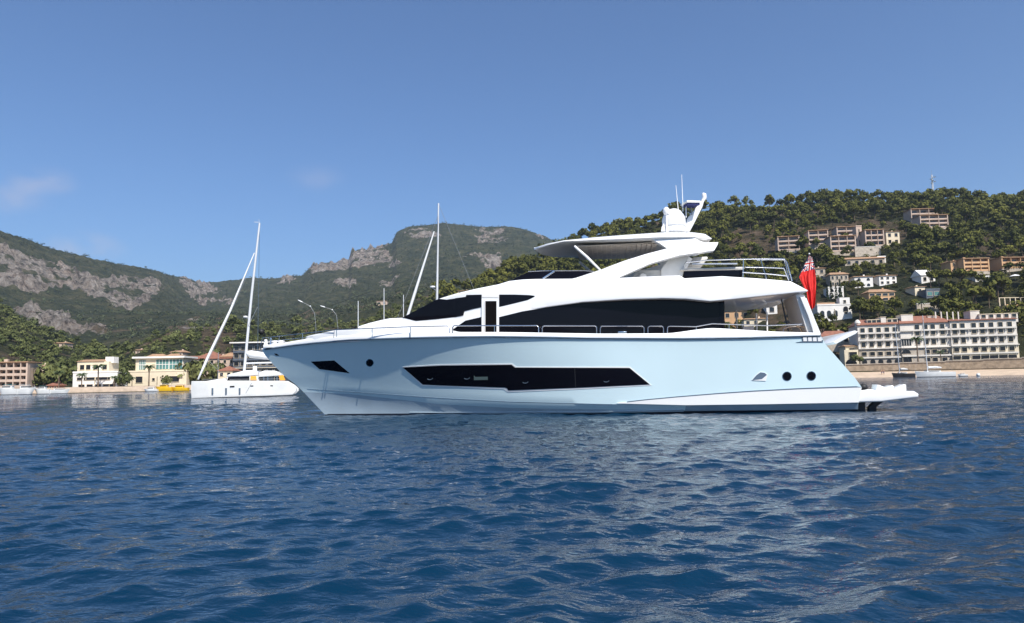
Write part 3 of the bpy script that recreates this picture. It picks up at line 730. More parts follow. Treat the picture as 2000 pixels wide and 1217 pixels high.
# fly bridge windscreen
fw_px = [(994, 549), (1031.7, 531.0), (1060, 529.8), (1140, 529.2), (1160, 531), (1172, 536), (1140, 545), (1045, 545.4)]
Wg = lambda u, z: Wb(u) * 0.90 - 0.25 * max(0, z - 4.7)
prism('flybridge_windscreen', Y.pts(fw_px, Wg), 2.6, -2.6, dark_glass, yacht, 0.03, lambda u, b, z: b / 2.6 * Wg(u, z), 0.4, 0.3)
def ypl(pl, b): return [Y.p3(x, y, b) for x, y in pl]
m = MB(); m.tube(ypl([(1060, 544.5), (1083, 529.6)], lambda u, z: Wg(u, z) + 0.02), 0.04, chrome, 6); m.build('windscreen_frame', yacht, smooth=60)
m = MB(); m.tube(ypl([(1031.7, 530.6), (1060, 529.2), (1140, 528.8), (1160, 530.2)], lambda u, z: Wg(u, z)), 0.02, chrome, 6); m.build('windscreen_rail', yacht, smooth=60)
# arches
arch_px = [(1098, 549), (1126, 542.4), (1174, 526.6), (1220.5, 509), (1262, 496), (1303, 485.4), (1288, 475), (1270, 466), (1330, 463), (1357, 464.6), (1366, 470), (1376, 473.8), (1403, 473), (1401, 479), (1395, 489),
           (1360, 494), (1327.6, 498.6), (1300, 506), (1269, 515.2), (1240, 528), (1208, 542.6), (1180, 555), (1162, 563.6), (1120, 562)]
UA, UB = Y.uz(1098, 550, 2.5)[0], Y.uz(1200, 525, 2.5)[0]
Wa = lambda u, z: 2.64 - 0.36 * (z - 5.2) - 0.42 * (1 - float(sstep(UA, UB, u)))
for sg in (1, -1):
    def wa(u, b, z, sg=sg): return sg * (Wa(u, z) - (0.0 if b > 0 else 0.42))
    prism('arch', Y.pts(arch_px, Wa), 0.3, -0.3, gel_white, yacht, 0.05, wa, 0.5, 0.3)
# hard top
def make_hardtop():
    near = [(1043, 487.5), (1050, 481.5), (1069, 474.8), (1101, 468.2), (1161.7, 461.9), (1225, 457), (1292, 452.6), (1352.8, 452.3), (1378, 455.5), (1390, 464)]
    low = [(1043, 488.5), (1050, 485.5), (1069, 480), (1101, 472.4), (1161.7, 470.8), (1225, 469.3), (1292, 466.5), (1352.8, 466), (1378, 468), (1390, 467)]
    wid = [0.02, 0.75, 1.45, 1.95, 2.15, 2.2, 2.2, 2.15, 2.0, 1.7]
    m = MB(); bm = m.bm; a = m._mi(gel_white); b_ = m._mi(lining); rows = []
    t = np.linspace(0, 1, len(near)); tt = np.linspace(0, 1, 40)
    f = lambda v: np.interp(tt, t, v)
    nx, ny, lx, ly, w = f([p[0] for p in near]), f([p[1] for p in near]), f([p[0] for p in low]), f([p[1] for p in low]), f(wid)
    for i in range(40):
        u0, z0 = Y.uz(lx[i], ly[i], w[i]); u1, z1 = Y.uz(nx[i], ny[i], w[i]); W = w[i]
        h = max(z1 - z0, 0.02)
        prof = [(W * 0.93, z0 - 0.0), (W, z0 + 0.25 * h), (W * 0.985, z0 + 0.7 * h), (W * 0.93, z1), (W * 0.6, z1 + 0.06), (0, z1 + 0.10)]
        inner = [(W * 0.86, z0 + 0.03), (0, z0 + 0.05)]
        ring = [(-y, z) for y, z in prof] + [(y, z) for y, z in prof[-2::-1]] + [(y, z) for y, z in inner] + [(-inner[0][0], inner[0][1])]
        rows.append([bm.verts.new((u1, y, z)) for y, z in ring])
    n = len(rows[0])
    for A, B in zip(rows, rows[1:]):
        for k in range(n):
            f_ = bm.faces.new((A[k], B[k], B[(k + 1) % n], A[(k + 1) % n])); f_.material_index = b_ if k in (11, 12, 13) else a
    bm.faces.new(rows[0]); bm.faces.new(rows[-1])
    ht = m.build('hardtop', yacht, smooth=40)
    # louvred sunroof let into the underside
    ua, za = Y.uz(1126, 478, 1.75); ub, zb = Y.uz(1283, 474, 1.75)
    m = MB(); N = 16
    for k in range(N):
        u = ua + (ub - ua) * (k + 0.5) / N; z = za + (zb - za) * (k + 0.5) / N
        m.box((u, 0, z - 0.04), ((ub - ua) / N * 0.8, 3.3, 0.022), louvre_m)
    m.box(((ua + ub) / 2, 0, (za + zb) / 2 - 0.015), (ub - ua + 0.1, 3.4, 0.02), pmat('pale sunroof lining', (0.78, 0.70, 0.60), 0.7))
    m.build('sunroof', yacht)
make_hardtop()
for b in (1.95, -1.95):
    m = MB(); m.tube(ypl([(1122, 481), (1146, 502), (1172, 527.5)], 1.95) if b > 0 else [Vector((v.x, -v.y, v.z)) for v in ypl([(1122, 481), (1146, 502), (1172, 527.5)], 1.95)], [0.05, 0.06, 0.045], gel_white, 8); m.build('hardtop_strut', yacht, smooth=60)

# radome, mast, radar, aerials on the hard top
def radome():
    u, z = Y.uz(1317, 452, 0.2); c = (u, -0.2, z - 0.05); s = (1340 - 1296) / 2 / F_PX * 30.2
    h = (452 - 407) / F_PX * 30.2 + 0.05
    m = MB(); m.lathe(c, [(s * 0.98, 0), (s, 0.12), (s * 1.0, 0.2), (s * 0.94, 0.22), (s * 0.94, 0.25), (s * 1.02, 0.27), (s * 1.02, h * 0.42)] + [(max(0.001, s * 1.02 * math.cos(a)), h * (0.45 + 0.55 * math.sin(a))) for a in np.linspace(0.1, math.pi / 2, 10)], gel_white, 28); m.build('radome', yacht, smooth=35)
    u2, z2 = Y.uz(1301.5, 414, 0.55); m = MB(); m.lathe((u2, -0.55, z2 - 0.9), [(0.05, 0), (0.05, 0.78), (0.11, 0.81), (0.15, 0.92), (0.12, 1.04), (0.05, 1.1), (0.001, 1.11)], gel_white, 16); m.build('satellite_dome', yacht, smooth=40)
    prism('radome_fairing', Y.pts([(1291, 452.5), (1292, 444), (1297, 436), (1299, 452)], 0.6), 0.65, 0.55, gel_white, yacht, 0.01)
radome()
prism('mast_fin', Y.pts([(1337, 453), (1341, 428), (1348, 420), (1371, 391), (1375.5, 390), (1372, 404), (1357, 434), (1347, 453)], 0.0), 0.10, -0.10, gel_white, yacht, 0.04)
m = MB(); m.tube(ypl([(1372, 393), (1376, 386), (1375, 380), (1372, 378)], 0.0), [0.07, 0.10, 0.10, 0.05], gel_white, 8); m.build('masthead_light', yacht, smooth=60)
m = MB(); uu, zz = Y.uz(1348.5, 397.5, 0.3); m.box((uu, -0.3, zz), (0.62, 0.7, 0.10), gel_white, 0.3, 0.04); m.box((uu, -0.3, zz - 0.09), (0.56, 0.6, 0.06), blue_cloth, 0.3)
m.tube(ypl([(1340, 399), (1340, 425)], 0.3), 0.025, gel_white, 6); m.tube(ypl([(1350, 402), (1351, 420)], 0.1), 0.03, steel_grey, 6); m.build('radar', yacht, smooth=40)
for a, b_ in (((1324.5, 409), (1320, 362)), ((1334, 413), (1331.4, 341))):
    m = MB(); m.tube(ypl([a, b_], 0.4), [0.022, 0.011], gel_white, 6); m.build('aerial', yacht, smooth=60)
# flying bridge furniture behind the arch
prism('wet_bar', Y.pts([(1232, 545), (1244, 527.5), (1291, 528), (1291, 545)], 1.5), 1.6, 0.4, upholstery, yacht, 0.04)
prism('bar_side', Y.pts([(1291, 545), (1291, 527), (1303, 510), (1330, 499), (1348, 499), (1336, 516), (1332, 545)], 1.6), 1.7, -1.4, lining, yacht, 0.02)
prism('bench_seat', Y.pts([(1247, 545), (1250, 537), (1256, 533.5), (1262, 537), (1264, 545)], 1.9), 2.0, 1.2, upholstery, yacht, 0.04)
prism('cushion', Y.pts([(1344, 521), (1352, 506.5), (1378, 505), (1380, 508), (1370, 521)], 0.4), 0.9, -0.3, upholstery, yacht, 0.04)
prism('table', Y.pts([(1328, 529.5), (1329, 526.4), (1452, 522.6), (1452, 526.5)], 1.7), 1.9, 0.6, upholstery, yacht, 0.02)
prism('glass_screen', Y.pts([(1333, 544), (1336, 529.5), (1451, 527), (1449, 543)], 2.2), 2.2, 2.15, dark_glass, yacht, 0.01)
# rails
def rail(name, px, b, r=0.018, posts=(), base=None, mat=chrome, dup=False):
    m = MB(); P = ypl(px, b); m.tube(P, r, mat, 6)
    for (x0, y0, x1, y1) in posts: m.tube(ypl([(x0, y0), (x1, y1)], b), r * 0.9, mat, 6)
    o = m.build(name, yacht, smooth=60); return o
for y0, pts in ((508, [(1340, 513), (1379, 508.5), (1452, 506.2), (1500, 505.5), (1532, 505.6), (1537, 513), (1547, 549)]), (0, [(1456, 522), (1490, 522.4), (1531, 524), (1541, 548)]), (0, [(1450, 531.8), (1500, 535), (1537, 538.8)])):
    rail('aft_rail', pts, 2.35, 0.026)
for a in ((1485, 506, 1497, 545), (1452, 506.3, 1451, 541)): rail('stanchion', [a[:2], a[2:]], 2.35, 0.022)
rail('aft_rail', [(1352, 516), (1400, 515.6), (1440, 515.3)], 2.0, 0.03); rail('aft_rail', [(1478, 508), (1500, 507.4), (1531, 507.4), (1534, 515), (1541, 545)], -2.3, 0.026)
bR = lambda u, z: float(np.interp(u, [-13, -12, -10.5, -8, -5, -2, 12], [0.25, 0.95, 1.75, 2.5, 2.95, 3.08, 2.98]))
def loop_rail(x0, x1, yt, yb, left=True, right=True):
    p = []
    if left: p += [(x0, yb), (x0, yt + 4), (x0 + 1.3, yt + 1.2), (x0 + 4, yt)]
    else: p += [(x0, yt)]
    p += [((x0 + x1) / 2, yt)]
    if right: p += [(x1 - 4, yt), (x1 - 1.3, yt + 1.2), (x1, yt + 4), (x1, yb)]
    else: p += [(x1, yt)]
    rail('side_rail', p, bR, 0.024)
loop_rail(884, 1052, 636.2, 651); loop_rail(1059, 1165.5, 636.6, 653); loop_rail(1172.5, 1258, 637, 653); loop_rail(1265.5, 1296, 637, 653)
rail('side_rail', [(1303.5, 653), (1303.5, 641), (1305, 638), (1309, 637), (1359, 638), (1391, 632.2), (1440, 634), (1497, 636), (1566, 633.2)], bR, 0.026)
rail('side_rail', [(652, 660), (653, 644.5), (720, 641.5), (816, 637.8), (873.6, 637), (878, 640), (878, 650)], bR, 0.02)
for x in (657.5, 727, 801.6): rail('stanchion', [(x, 644 - (x - 657) * 0.035), (x, 658)], bR, 0.018)
for x in (966, 1360, 1424): rail('stanchion', [(x, 637 if x < 1000 else (638 if x < 1400 else 633)), (x, 651 if x < 1000 else 645)], bR, 0.018)
rail('bow_rail', [(509, 674), (513, 660), (545, 656.5), (600, 650.5), (653, 644.6)], lambda u, z: max(0.1, bR(u, z) - 0.25), 0.016)
rail('bow_rail', [(513, 667), (545, 665), (600, 659)], lambda u, z: max(0.1, bR(u, z) - 0.25), 0.014)
for x, a, b_ in ((591, 651.5, 664), (545, 656.5, 672), (525, 659, 677)): rail('stanchion', [(x, a), (x, b_)], lambda u, z: max(0.1, bR(u, z) - 0.25), 0.016)
# windlass and fairleads on the stem head
def windlass():
    m = MB()
    for (x, y, w, h) in ((519, 668, 0.16, 0.30), (529, 668.5, 0.10, 0.38), (537, 667, 0.30, 0.22), (549, 666, 0.34, 0.20)):
        p = Y.p3(x, y + 3, 0.2); m.lathe((p.x, p.y, p.z - 0.12), [(w * 0.5, 0), (w * 0.5, h * 0.5), (w * 0.36, h * 0.6), (w * 0.5, h * 0.8), (w * 0.4, h), (0.001, h)], chrome if w < 0.12 else gel_white, 12)
    a = Y.p3(517, 674, 0.2); b = Y.p3(556, 672, 0.2); m.box(((a.x + b.x) / 2, -0.2, a.z - 0.06), (b.x - a.x, 0.3, 0.14), gel_white, 0, 0.02)
    return m.build('windlass', yacht, smooth=40)
windlass()
m = MB(); m.tube(ypl([(517.5, 671), (518, 650)], 0.1), 0.02, black_rubber, 6); m.build('jackstaff', yacht, smooth=60)
# hatch pad and cleats on the side
patch('mooring_cleat', [(747, 656.3), (781, 655.2), (781, 656.4), (747, 657.6)], bvh_of(bpy.data.objects['foredeck']), trim_grey, 0.02, 0.02)
prism('side_cleat', Y.pts([(1207, 651), (1207, 647.6), (1224, 647.2), (1224, 651)], 3.1), 3.12, 3.02, chrome, yacht, 0.01)
# cockpit
prism('wing_pillar', Y.pts([(1562, 580), (1574.5, 582.5), (1590, 622), (1603, 653), (1589, 653), (1577, 617)], 2.86), 2.92, 2.78, gel_white, yacht, 0.02)
prism('stair_bulkhead', Y.pts([(1553, 576), (1570, 576), (1588, 652), (1576, 652)], 2.7), 2.78, 0.75, lining, yacht, 0.01)
m = MB(); m.tube(ypl([(1525, 580), (1540, 648)], 0.73), 0.03, trim_grey, 6); m.build('bulkhead_trim', yacht)
for x, y0, y1 in ((1438, 604, 652), (1477, 612, 652), (1497.5, 610, 652)):
    m = MB(); m.tube(ypl([(x, y0), (x + 1, y1)], -2.7), 0.04, gel_white, 8); m.build('cockpit_post', yacht, smooth=60)
prism('cockpit_sofa', Y.pts([(1440, 654), (1441, 641.5), (1463, 640.5), (1464, 654)], 0.5), 1.6, -0.6, upholstery, yacht, 0.05)
rail('cockpit_rail', [(1529, 650), (1531, 643), (1540, 638.5), (1556, 637.5), (1563, 641), (1567, 650)], 2.5, 0.03)
rail('cockpit_rail', [(1556, 636), (1572, 638), (1578, 648)], 2.6, 0.04)
# swim platform
plat = prism('swim_platform', Y.pts([(1672, 783.5), (1672, 766), (1690, 760.6), (1704, 760.8), (1712, 762.4), (1786, 764), (1795, 769.5), (1794.5, 776), (1775, 778.5), (1722, 785), (1676, 786.2)], 2.85), 2.85, -2.85, gel_white, yacht, 0.06)
for k, (x0, yb) in enumerate(((1709, 751.5), (1726, 752.5), (1747, 750.5))):
    P = [[(1709, 763), (1711, 751.2), (1716, 752), (1727, 756.5), (1730, 763)], [(1727, 763), (1729, 757), (1741, 752.6), (1744, 754), (1745, 763)], [(1745, 763), (1747, 758), (1765, 750.6), (1768, 751.5), (1769, 763)]][k]
    prism('platform_seat', Y.pts(P, 2.2), 2.3, 1.75, gel_white, yacht, 0.04)
m = MB(); p = Y.p3(1686, 757, 2.7); m.lathe((p.x, p.y, p.z - 0.12), [(0.06, 0), (0.14, 0.05), (0.16, 0.13), (0.12, 0.22), (0.03, 0.27), (0.001, 0.27)], black_rubber, 12); m.build('stern_fender', yacht, smooth=60)
prism('platform_bracket', Y.pts([(1677, 785), (1690, 785), (1690, 806), (1677, 806)], 2.3), 2.3, 2.1, antifoul, yacht, 0.01)
prism('platform_bracket', Y.pts([(1708, 784), (1727, 783), (1712, 795), (1712, 806), (1697, 806), (1697, 795)], 2.0), 2.0, 1.8, antifoul, yacht, 0.01)
prism('transom_hatch', Y.pts([(1612, 671), (1630, 660), (1652, 649), (1659, 650.5), (1655, 655.2), (1636, 664.5), (1618, 674.5)], 1.2), 2.2, -2.2, gel_white, yacht, 0.02)
# ensign staff
m = MB(); m.tube(ypl([(1555, 551), (1580.8, 497)], 1.4), [0.035, 0.022], black_rubber, 8); m.build('flagstaff', yacht, smooth=60)
m = MB(); p = Y.p3(1580.8, 496.5, 1.4); m.lathe((p.x, p.y, p.z - 0.02), [(0.001, 0), (0.03, 0.02), (0.03, 0.05), (0.001, 0.07)], gel_white, 8); m.build('staff_truck', yacht)
def make_flag():
    e = empty('ensign_flag', 'red ensign flag with union canton hanging limp from the staff at the yacht stern', 'flag'); Y.place(e)
    rowsL = [(1580.5, 499), (1570, 521), (1561, 541), (1565, 551), (1575, 570), (1579, 590), (1584, 605)]
    rowsR = [(1586, 502), (1590, 516), (1592.5, 534), (1594, 552), (1593.5, 570), (1593, 585), (1591, 600)]
    nu, nv = 24, 44; t = np.linspace(0, 1, 7); tv = np.linspace(0, 1, nv); m = MB(); g = []
    mr, mw, mb = m._mi(red_cloth), m._mi(white_cloth), m._mi(blue_cloth)
    for v in tv:
        lx, ly = np.interp(v, t, [p[0] for p in rowsL]), np.interp(v, t, [p[1] for p in rowsL]); rx, ry = np.interp(v, t, [p[0] for p in rowsR]), np.interp(v, t, [p[1] for p in rowsR])
        row = []
        for k in range(nu):
            s = k / (nu - 1); bb = 1.4 + 0.05 * math.sin(s * 11 + v * 3) * (0.3 + v) + 0.03 * math.sin(s * 31 + v * 9)
            row.append(m.bm.verts.new(Y.p3(lx + (rx - lx) * s, ly + (ry - ly) * s, bb)))
        g.append(row)
    for i in range(nv - 1):
        for k in range(nu - 1):
            f = m.bm.faces.new((g[i][k], g[i][k + 1], g[i + 1][k + 1], g[i + 1][k])); s, v = k / (nu - 1), i / (nv - 1); mi = mr
            if v < 0.24:
                x, y = (s - 0.55) / 0.5, (v - 0.12) / 0.12
                mi = mb
                if abs(abs(x) - abs(y)) < 0.28: mi = mw
                if abs(abs(x) - abs(y)) < 0.10: mi = mr
                if abs(x) < 0.26 or abs(y) < 0.26: mi = mw
                if abs(x) < 0.13 or abs(y) < 0.13: mi = mr
            f.material_index = mi
    m.build('cloth', e, smooth=80, recalc=False)
    m = MB(); m.tube(ypl([(1563.5, 537.5), (1559, 545.5)], 1.4), 0.008, white_cloth, 5); m.build('halyard', e)
make_flag()
def make_ball():
    e = empty('anchor_ball', 'black anchor ball hanging above the bow of the pale blue yacht', 'anchor ball'); Y.place(e)
    p = Y.p3(510.5, 648, 0.0); m = MB(); r = 0.135
    m.lathe((p.x, p.y, p.z), [(max(0.001, r * math.cos(a)), r * math.sin(a)) for a in np.linspace(-math.pi / 2, math.pi / 2, 12)], black_rubber, 18); m.build('ball', e, smooth=80)
    m = MB(); m.tube(ypl([(511, 652), (513, 664)], 0.0), 0.008, black_rubber, 5); m.tube(ypl([(510.5, 645), (735, 566), (905, 540)], 0.0)[:2], 0.006, black_rubber, 5); m.build('line', e)
make_ball()

# ================================================================== BUILDINGS
WIN = {}
def window_mesh(w, h, kind='plain', pane=None):
    key = (round(w, 2), round(h, 2), kind, pane.name if pane else '')
    if key in WIN: return WIN[key]
    m = MB(); pane = pane or win_dark; fr = wall_white
    if kind == 'arch':
        n = 10; poly = [(-w / 2, -h / 2), (w / 2, -h / 2)] + [(w / 2 * math.cos(a), h / 2 - w / 2 + w / 2 * math.sin(a)) for a in np.linspace(0, math.pi, n)]
        m.extrude_poly(poly, 0.05, -0.03, pane)
    else:
        m.box((0, 0.0, 0), (w, 0.06, h), pane)
        t = 0.08
        fr = wall_cream
        for sx in (-1, 1): m.box((sx * (w / 2 + t / 2), -0.05, 0), (t, 0.16, h), fr)
        m.box((0, -0.05, h / 2 + t / 2), (w + 2 * t, 0.16, t), fr); m.box((0, -0.08, -h / 2 - t / 2), (w + 3 * t, 0.22, t), fr)
        if kind == 'mullion': m.box((0, -0.04, 0), (0.07, 0.05, h), fr)
    o = m.build('window'); me = o.data; bpy.data.objects.remove(o); WIN[key] = me; return me
def add_window(parent, u, b, z, w, h, kind='plain', pane=None):
    o = link('window', window_mesh(w, h, kind, pane), parent); o.location = (u, -b - 0.03, z); return o
def roof_slab(name, parent, u0, u1, b0, b1, z, h, mat, hip=0.0, over=0.5, eave=0.18):
    """pitched roof, ridge along u; hip draws the ridge ends in"""
    m = MB(); U0, U1, B0, B1 = u0 - over, u1 + over, b0 + over, b1 - over; bm = (B0 + B1) / 2
    k = hip * (U1 - U0) / 2
    lo = [(U0, -B0, z), (U1, -B0, z), (U1, -B1, z), (U0, -B1, z)]; up = [(x, y, zz + eave) for x, y, zz in lo]; r0, r1 = (U0 + k, -bm, z + h), (U1 - k, -bm, z + h)
    m.face(lo[::-1], mat)
    for i in range(4): m.face([lo[i], lo[(i + 1) % 4], up[(i + 1) % 4], up[i]], mat)
    m.face([up[0], up[1], r1, r0], mat); m.face([up[2], up[3], r0, r1], mat); m.face([up[1], up[2], r1], mat); m.face([up[3], up[0], r0], mat)
    bmesh.ops.remove_doubles(m.bm, verts=m.bm.verts, dist=0.001)
    return m.build(name, parent)
KEEP = []      # (x0,y0,x1,y1,r): what a tree nearer than r must not cover
FOOT = []      # footprints kept clear of trees
def hill_frame(box, yaw, dist=None):
    cx = (box[0] + box[2]) / 2
    P = on_terrain(cx, box[3]) if dist is None else at_y(cx, box[3], dist * math.cos(az_te(cx, box[3])[0]))
    fr = Frame(P[0], P[1], yaw)
    u0, z0 = fr.uz(box[0], (box[1] + box[3]) / 2); u1, _ = fr.uz(box[2], (box[1] + box[3]) / 2); _, zt = fr.uz(cx, box[1]); _, zb = fr.uz(cx, box[3])
    r = math.hypot(P[0], P[1]); KEEP.append((box[0], box[1], box[2], box[3], r)); 
    return fr, u0, u1, zb, zt, r
def foot(fr, u0, u1, depth):
    for s in np.linspace(u0, u1, max(2, int((u1 - u0) / 4))):
        p = fr.o + fr.eu * s - fr.eb * depth / 2; FOOT.append((p[0], p[1], depth / 2 + 1.2))
def loggia_block(label, box, floors, bays, wall, yaw=0.0, group=None, dist=None, cat='apartment block', base=0.22, name='apartment_block', roof=None, depth=9.0):
    fr, u0, u1, z0, z1, r = hill_frame(box, yaw, dist); foot(fr, u0, u1, depth)
    e = empty(name, label, cat, group); fr.place(e); W = u1 - u0
    zf = z0 + (z1 - z0) * base; fh = (z1 - zf - 0.5) / floors
    m = MB(); m.box(((u0 + u1) / 2, depth / 2 + 1.4, (z0 - 3 + z1) / 2), (W - 0.6, depth, z1 - z0 + 3), wall); m.build('wall', e)
    m = MB(); m.box(((u0 + u1) / 2, 0.9, (z0 - 4 + zf) / 2 - 0.05), (W, 1.9, zf - z0 + 4), wall_stone); m.build('plinth', e)
    for k in range(floors):
        z = zf + k * fh
        m = MB(); m.box(((u0 + u1) / 2, 0.62, z + 0.1), (W - 0.62, 1.5, 0.2), wall); m.box(((u0 + u1) / 2, -0.05, z + 0.55), (W - 0.64, 0.16, 0.75), wall); m.build('balcony', e)
    for k in range(bays + 1):
        u = u0 + W * k / bays; t = 0.55 if k in (0, bays) else 0.3
        m = MB(); m.box((u + (t / 2 if k == 0 else -t / 2 if k == bays else 0), 0.58, (zf + z1) / 2), (t, 1.75, z1 - zf), wall); m.build('pier', e)
    for k in range(floors):
        for j in range(bays):
            add_window(e, u0 + W * (j + 0.5) / bays, -1.37, zf + k * fh + fh * 0.48, W / bays * 0.62, fh * 0.66)
    m = MB(); m.box(((u0 + u1) / 2, depth / 2 + 0.2, z1 + 0.12), (W + 0.5, depth + 1.6, 0.34), roof or roof_tan); m.box((u0 + W * 0.3, depth * 0.6, z1 + 0.8), (1.2, 1.2, 1.2), wall); m.build('roof', e)
    return e
def house(label, box, wall, roof=None, cols=3, rows=2, yaw=0.0, roof_h=1.6, hip=0.3, dist=None, cat='house', group=None, depth=8.0, kind='plain', name='house', chimney=True, pane=None, wfrac=0.42):
    fr, u0, u1, z0, z1, r = hill_frame(box, yaw, dist); foot(fr, u0, u1, depth)
    e = empty(name, label, cat, group); fr.place(e); W = u1 - u0
    zt = z1 - (roof_h if roof else 0.0)
    m = MB(); m.box(((u0 + u1) / 2, depth / 2, (z0 - 3 + zt) / 2), (W, depth, zt - z0 + 3), wall); m.build('wall', e)
    if roof:
        ro = roof_slab('roof', e, u0, u1, 0, -depth, zt, roof_h, roof, hip)
        if chimney: m = MB(); m.box((u0 + W * 0.7, depth * 0.55, zt + roof_h * 0.9), (0.7, 0.7, 1.5), wall); m.build('chimney', ro)
    else:
        m = MB(); m.box(((u0 + u1) / 2, depth / 2, zt + 0.12), (W + 0.3, depth + 0.3, 0.24), wall); m.box(((u0 + u1) / 2, 0.05, zt + 0.4), (W + 0.2, 0.25, 0.34), wall); m.build('parapet', e)
    fh = (zt - z0) / rows
    for k in range(rows):
        for j in range(cols):
            add_window(e, u0 + W * (j + 0.5) / cols, 0.0, z0 + fh * (k + 0.5), min(W / cols * wfrac, 3.2), fh * 0.5, kind, pane)
    return e, fr, u0, u1, z0, zt

# --- waterfront hotel
def make_hotel():
    P = at_y(1672, 700, 256.0); fr = Frame(P[0], P[1], R(13)); zx = lambda x: 1560 + x / 4.545; zy = lambda y: 560 + y / 4.545
    e = empty('hotel', 'long white waterfront hotel with rows of dark windows and red tiled roof', 'hotel'); fr.place(e)
    for zxx in (560, 900, 1300, 1900): KEEP.append((zx(zxx) - 60, zy(225), zx(zxx) + 60, zy(690), 262))
    KEEP.append((zx(520), zy(240), zx(1960), zy(690), 290))
    U = lambda x, b=0.0: fr.uz(zx(x), 660, b)[0]
    def Zr(ref, ys, b=0.0): return [fr.uz(zx(ref), zy(y), b)[1] for y in ys]
    for u in np.arange(U(520), U(1950), 5): p = fr.o + fr.eu * u - fr.eb * 8; FOOT.append((p[0], p[1], 12))
    blocks = [  # x0, x1, ref x, eave y, base y, rows y, b, window columns
        (527, 905, 713, 338, 682, (385, 438, 512, 595, 662), 0.0, (570, 643, 713, 787, 858), 548),
        (905, 1352, 1130, 322, 672, (358, 412, 490, 575, 648), 0.7, (1055, 1130, 1195, 1280), 538),
        (1352, 1942, 1640, 296, 650, (341, 396, 472, 555, 626), 1.4, (1390, 1460, 1560, 1635, 1715, 1798, 1880), 520)]
    wstone = wall_stone
    for bi, (x0, x1, ref, ey, by, rows, b, cols, sy) in enumerate(blocks):
        u0, u1 = U(x0, b), U(x1, b); ze, zb, zs = Zr(ref, (ey, by, sy), b); zr = Zr(ref, rows, b)
        m = MB(); m.box(((u0 + u1) / 2, 7 - b, (zs + ze) / 2), (u1 - u0 - 0.02, 14, ze - zs), hotel_wall); m.build('wall', e)
        m = MB(); m.box(((u0 + u1) / 2, 6.8 - b, (zb - 5 + zs) / 2), (u1 - u0 + 0.1, 14, zs - zb + 5), wstone if bi < 2 else wall_cream); m.build('stone_storey', e)
        m = MB(); m.box(((u0 + u1) / 2, -0.3 - b, zs), (u1 - u0 + 0.4, 0.9, 0.3), hotel_wall); m.build('cornice', e)
        # balconies run the length of the block under each row of windows
        fl = [(zr[i] + zr[i + 1]) / 2 for i in range(4)]
        for k in ((0, 1, 3) if bi < 2 else (0, 1, 2, 3)):
            z = fl[k]
            m = MB(); m.box(((u0 + u1) / 2, -0.32 - b, z - 0.2), (u1 - u0 - 0.3, 0.62, 0.14), hotel_wall); m.box(((u0 + u1) / 2, -0.58 - b, z + 0.06), (u1 - u0 - 0.3, 0.1, 0.45), hotel_wall)
            m.build('balcony', e)
            if k < 2 or bi == 2:
                for j in range(len(cols) + 1):
                    xx = (cols[0] - 38 if j == 0 else cols[-1] + 38 if j == len(cols) else (cols[j - 1] + cols[j]) / 2)
                    m = MB(); m.box((U(xx, b), -0.28 - b, z - 0.75), (0.14, 0.5, 0.9), hotel_wall); m.build('balcony_divider', e)
        for ri, z in enumerate(zr):
            for x in cols:
                if bi == 1 and ri >= 3 and x in (1055,): continue
                h = 1.7 if ri in (0, 2) else 1.35; w = 1.42 if ri < 3 else 1.6
                if bi == 2 and ri == 4: h, w = 1.3, 2.6
                add_window(e, U(x, b), b + (0.24 if ri > 2 else 0.0), z, w, h, 'arch' if (bi == 0 and ri == 4) else 'plain')
        # tiled eaves
        roof_slab('roof', e, u0 + 0.2, u1 - 0.2, b, b - 14, ze + 0.02, (2.4, 3.0, 1.1)[bi], roof_tile, 0.25 if bi < 2 else 0.1, 0.55)
    # glazed stair bay and great arch
    zt = Zr(950, (330, 470, 522, 550, 602, 640, 680), 0.75)
    m = MB(); m.box((U(952, 0.75), -0.78, (zt[1] + zt[2]) / 2), (3.2, 0.12, zt[1] - zt[2]), win_dark)
    for k in range(5): m.box((U(952, 0.75) - 1.6 + 0.8 * k, -0.88, (zt[1] + zt[2]) / 2), (0.12, 0.12, zt[1] - zt[2]), hotel_wall)
    m.build('stair_window', e)
    add_window(e, U(945, 0.85), 0.9, (zt[3] + zt[4]) / 2, 2.9, zt[3] - zt[4] - 0.6, 'arch'); add_window(e, U(950, 0.85), 0.9, (zt[5] + zt[6]) / 2 + 0.3, 2.8, 2.2)
    for xx in (1205, 1285): add_window(e, U(xx, 0.8), 0.95, zt[3] - 1.6, 2.4, 2.0, 'arch')
    # roof-top storeys
    for (a, b_, y0, y1, bb, wins) in ((615, 740, 296, 330, -2, 3), (790, 890, 288, 325, -2, 2), (740, 785, 270, 330, -1.5, 0), (922, 1028, 248, 330, -1.0, 0), (1160, 1240, 262, 300, -4, 0), (1540, 1622, 214, 292, -2, 0), (1622, 1962, 240, 290, -0.6, 5)):
        z1, z0 = Zr((a + b_) / 2, (y0, y1), bb); ua, ub = U(a, bb), U(b_, bb)
        m = MB(); m.box(((ua + ub) / 2, 3 - bb, (z0 - 1 + z1) / 2), (ub - ua, 6, z1 - z0 + 1), hotel_wall); m.box(((ua + ub) / 2, 3 - bb, z1 + 0.08), (ub - ua + 0.3, 6.3, 0.16), wall_cream); m.build('roof_storey', e)
        for k in range(wins): add_window(e, ua + (ub - ua) * (k + 0.5) / wins, bb, (z0 + z1) / 2 + 0.3, 1.3, 1.2)
    for xx in (1230, 1280, 1332, 1384, 1432):
        z0, z1 = Zr(xx, (275, 222), -3); m = MB(); m.box((U(xx, -3), 3, (z0 - 2 + z1) / 2), (0.35, 0.35, z1 - z0 + 2), hotel_wall); m.build('terrace_post', e)
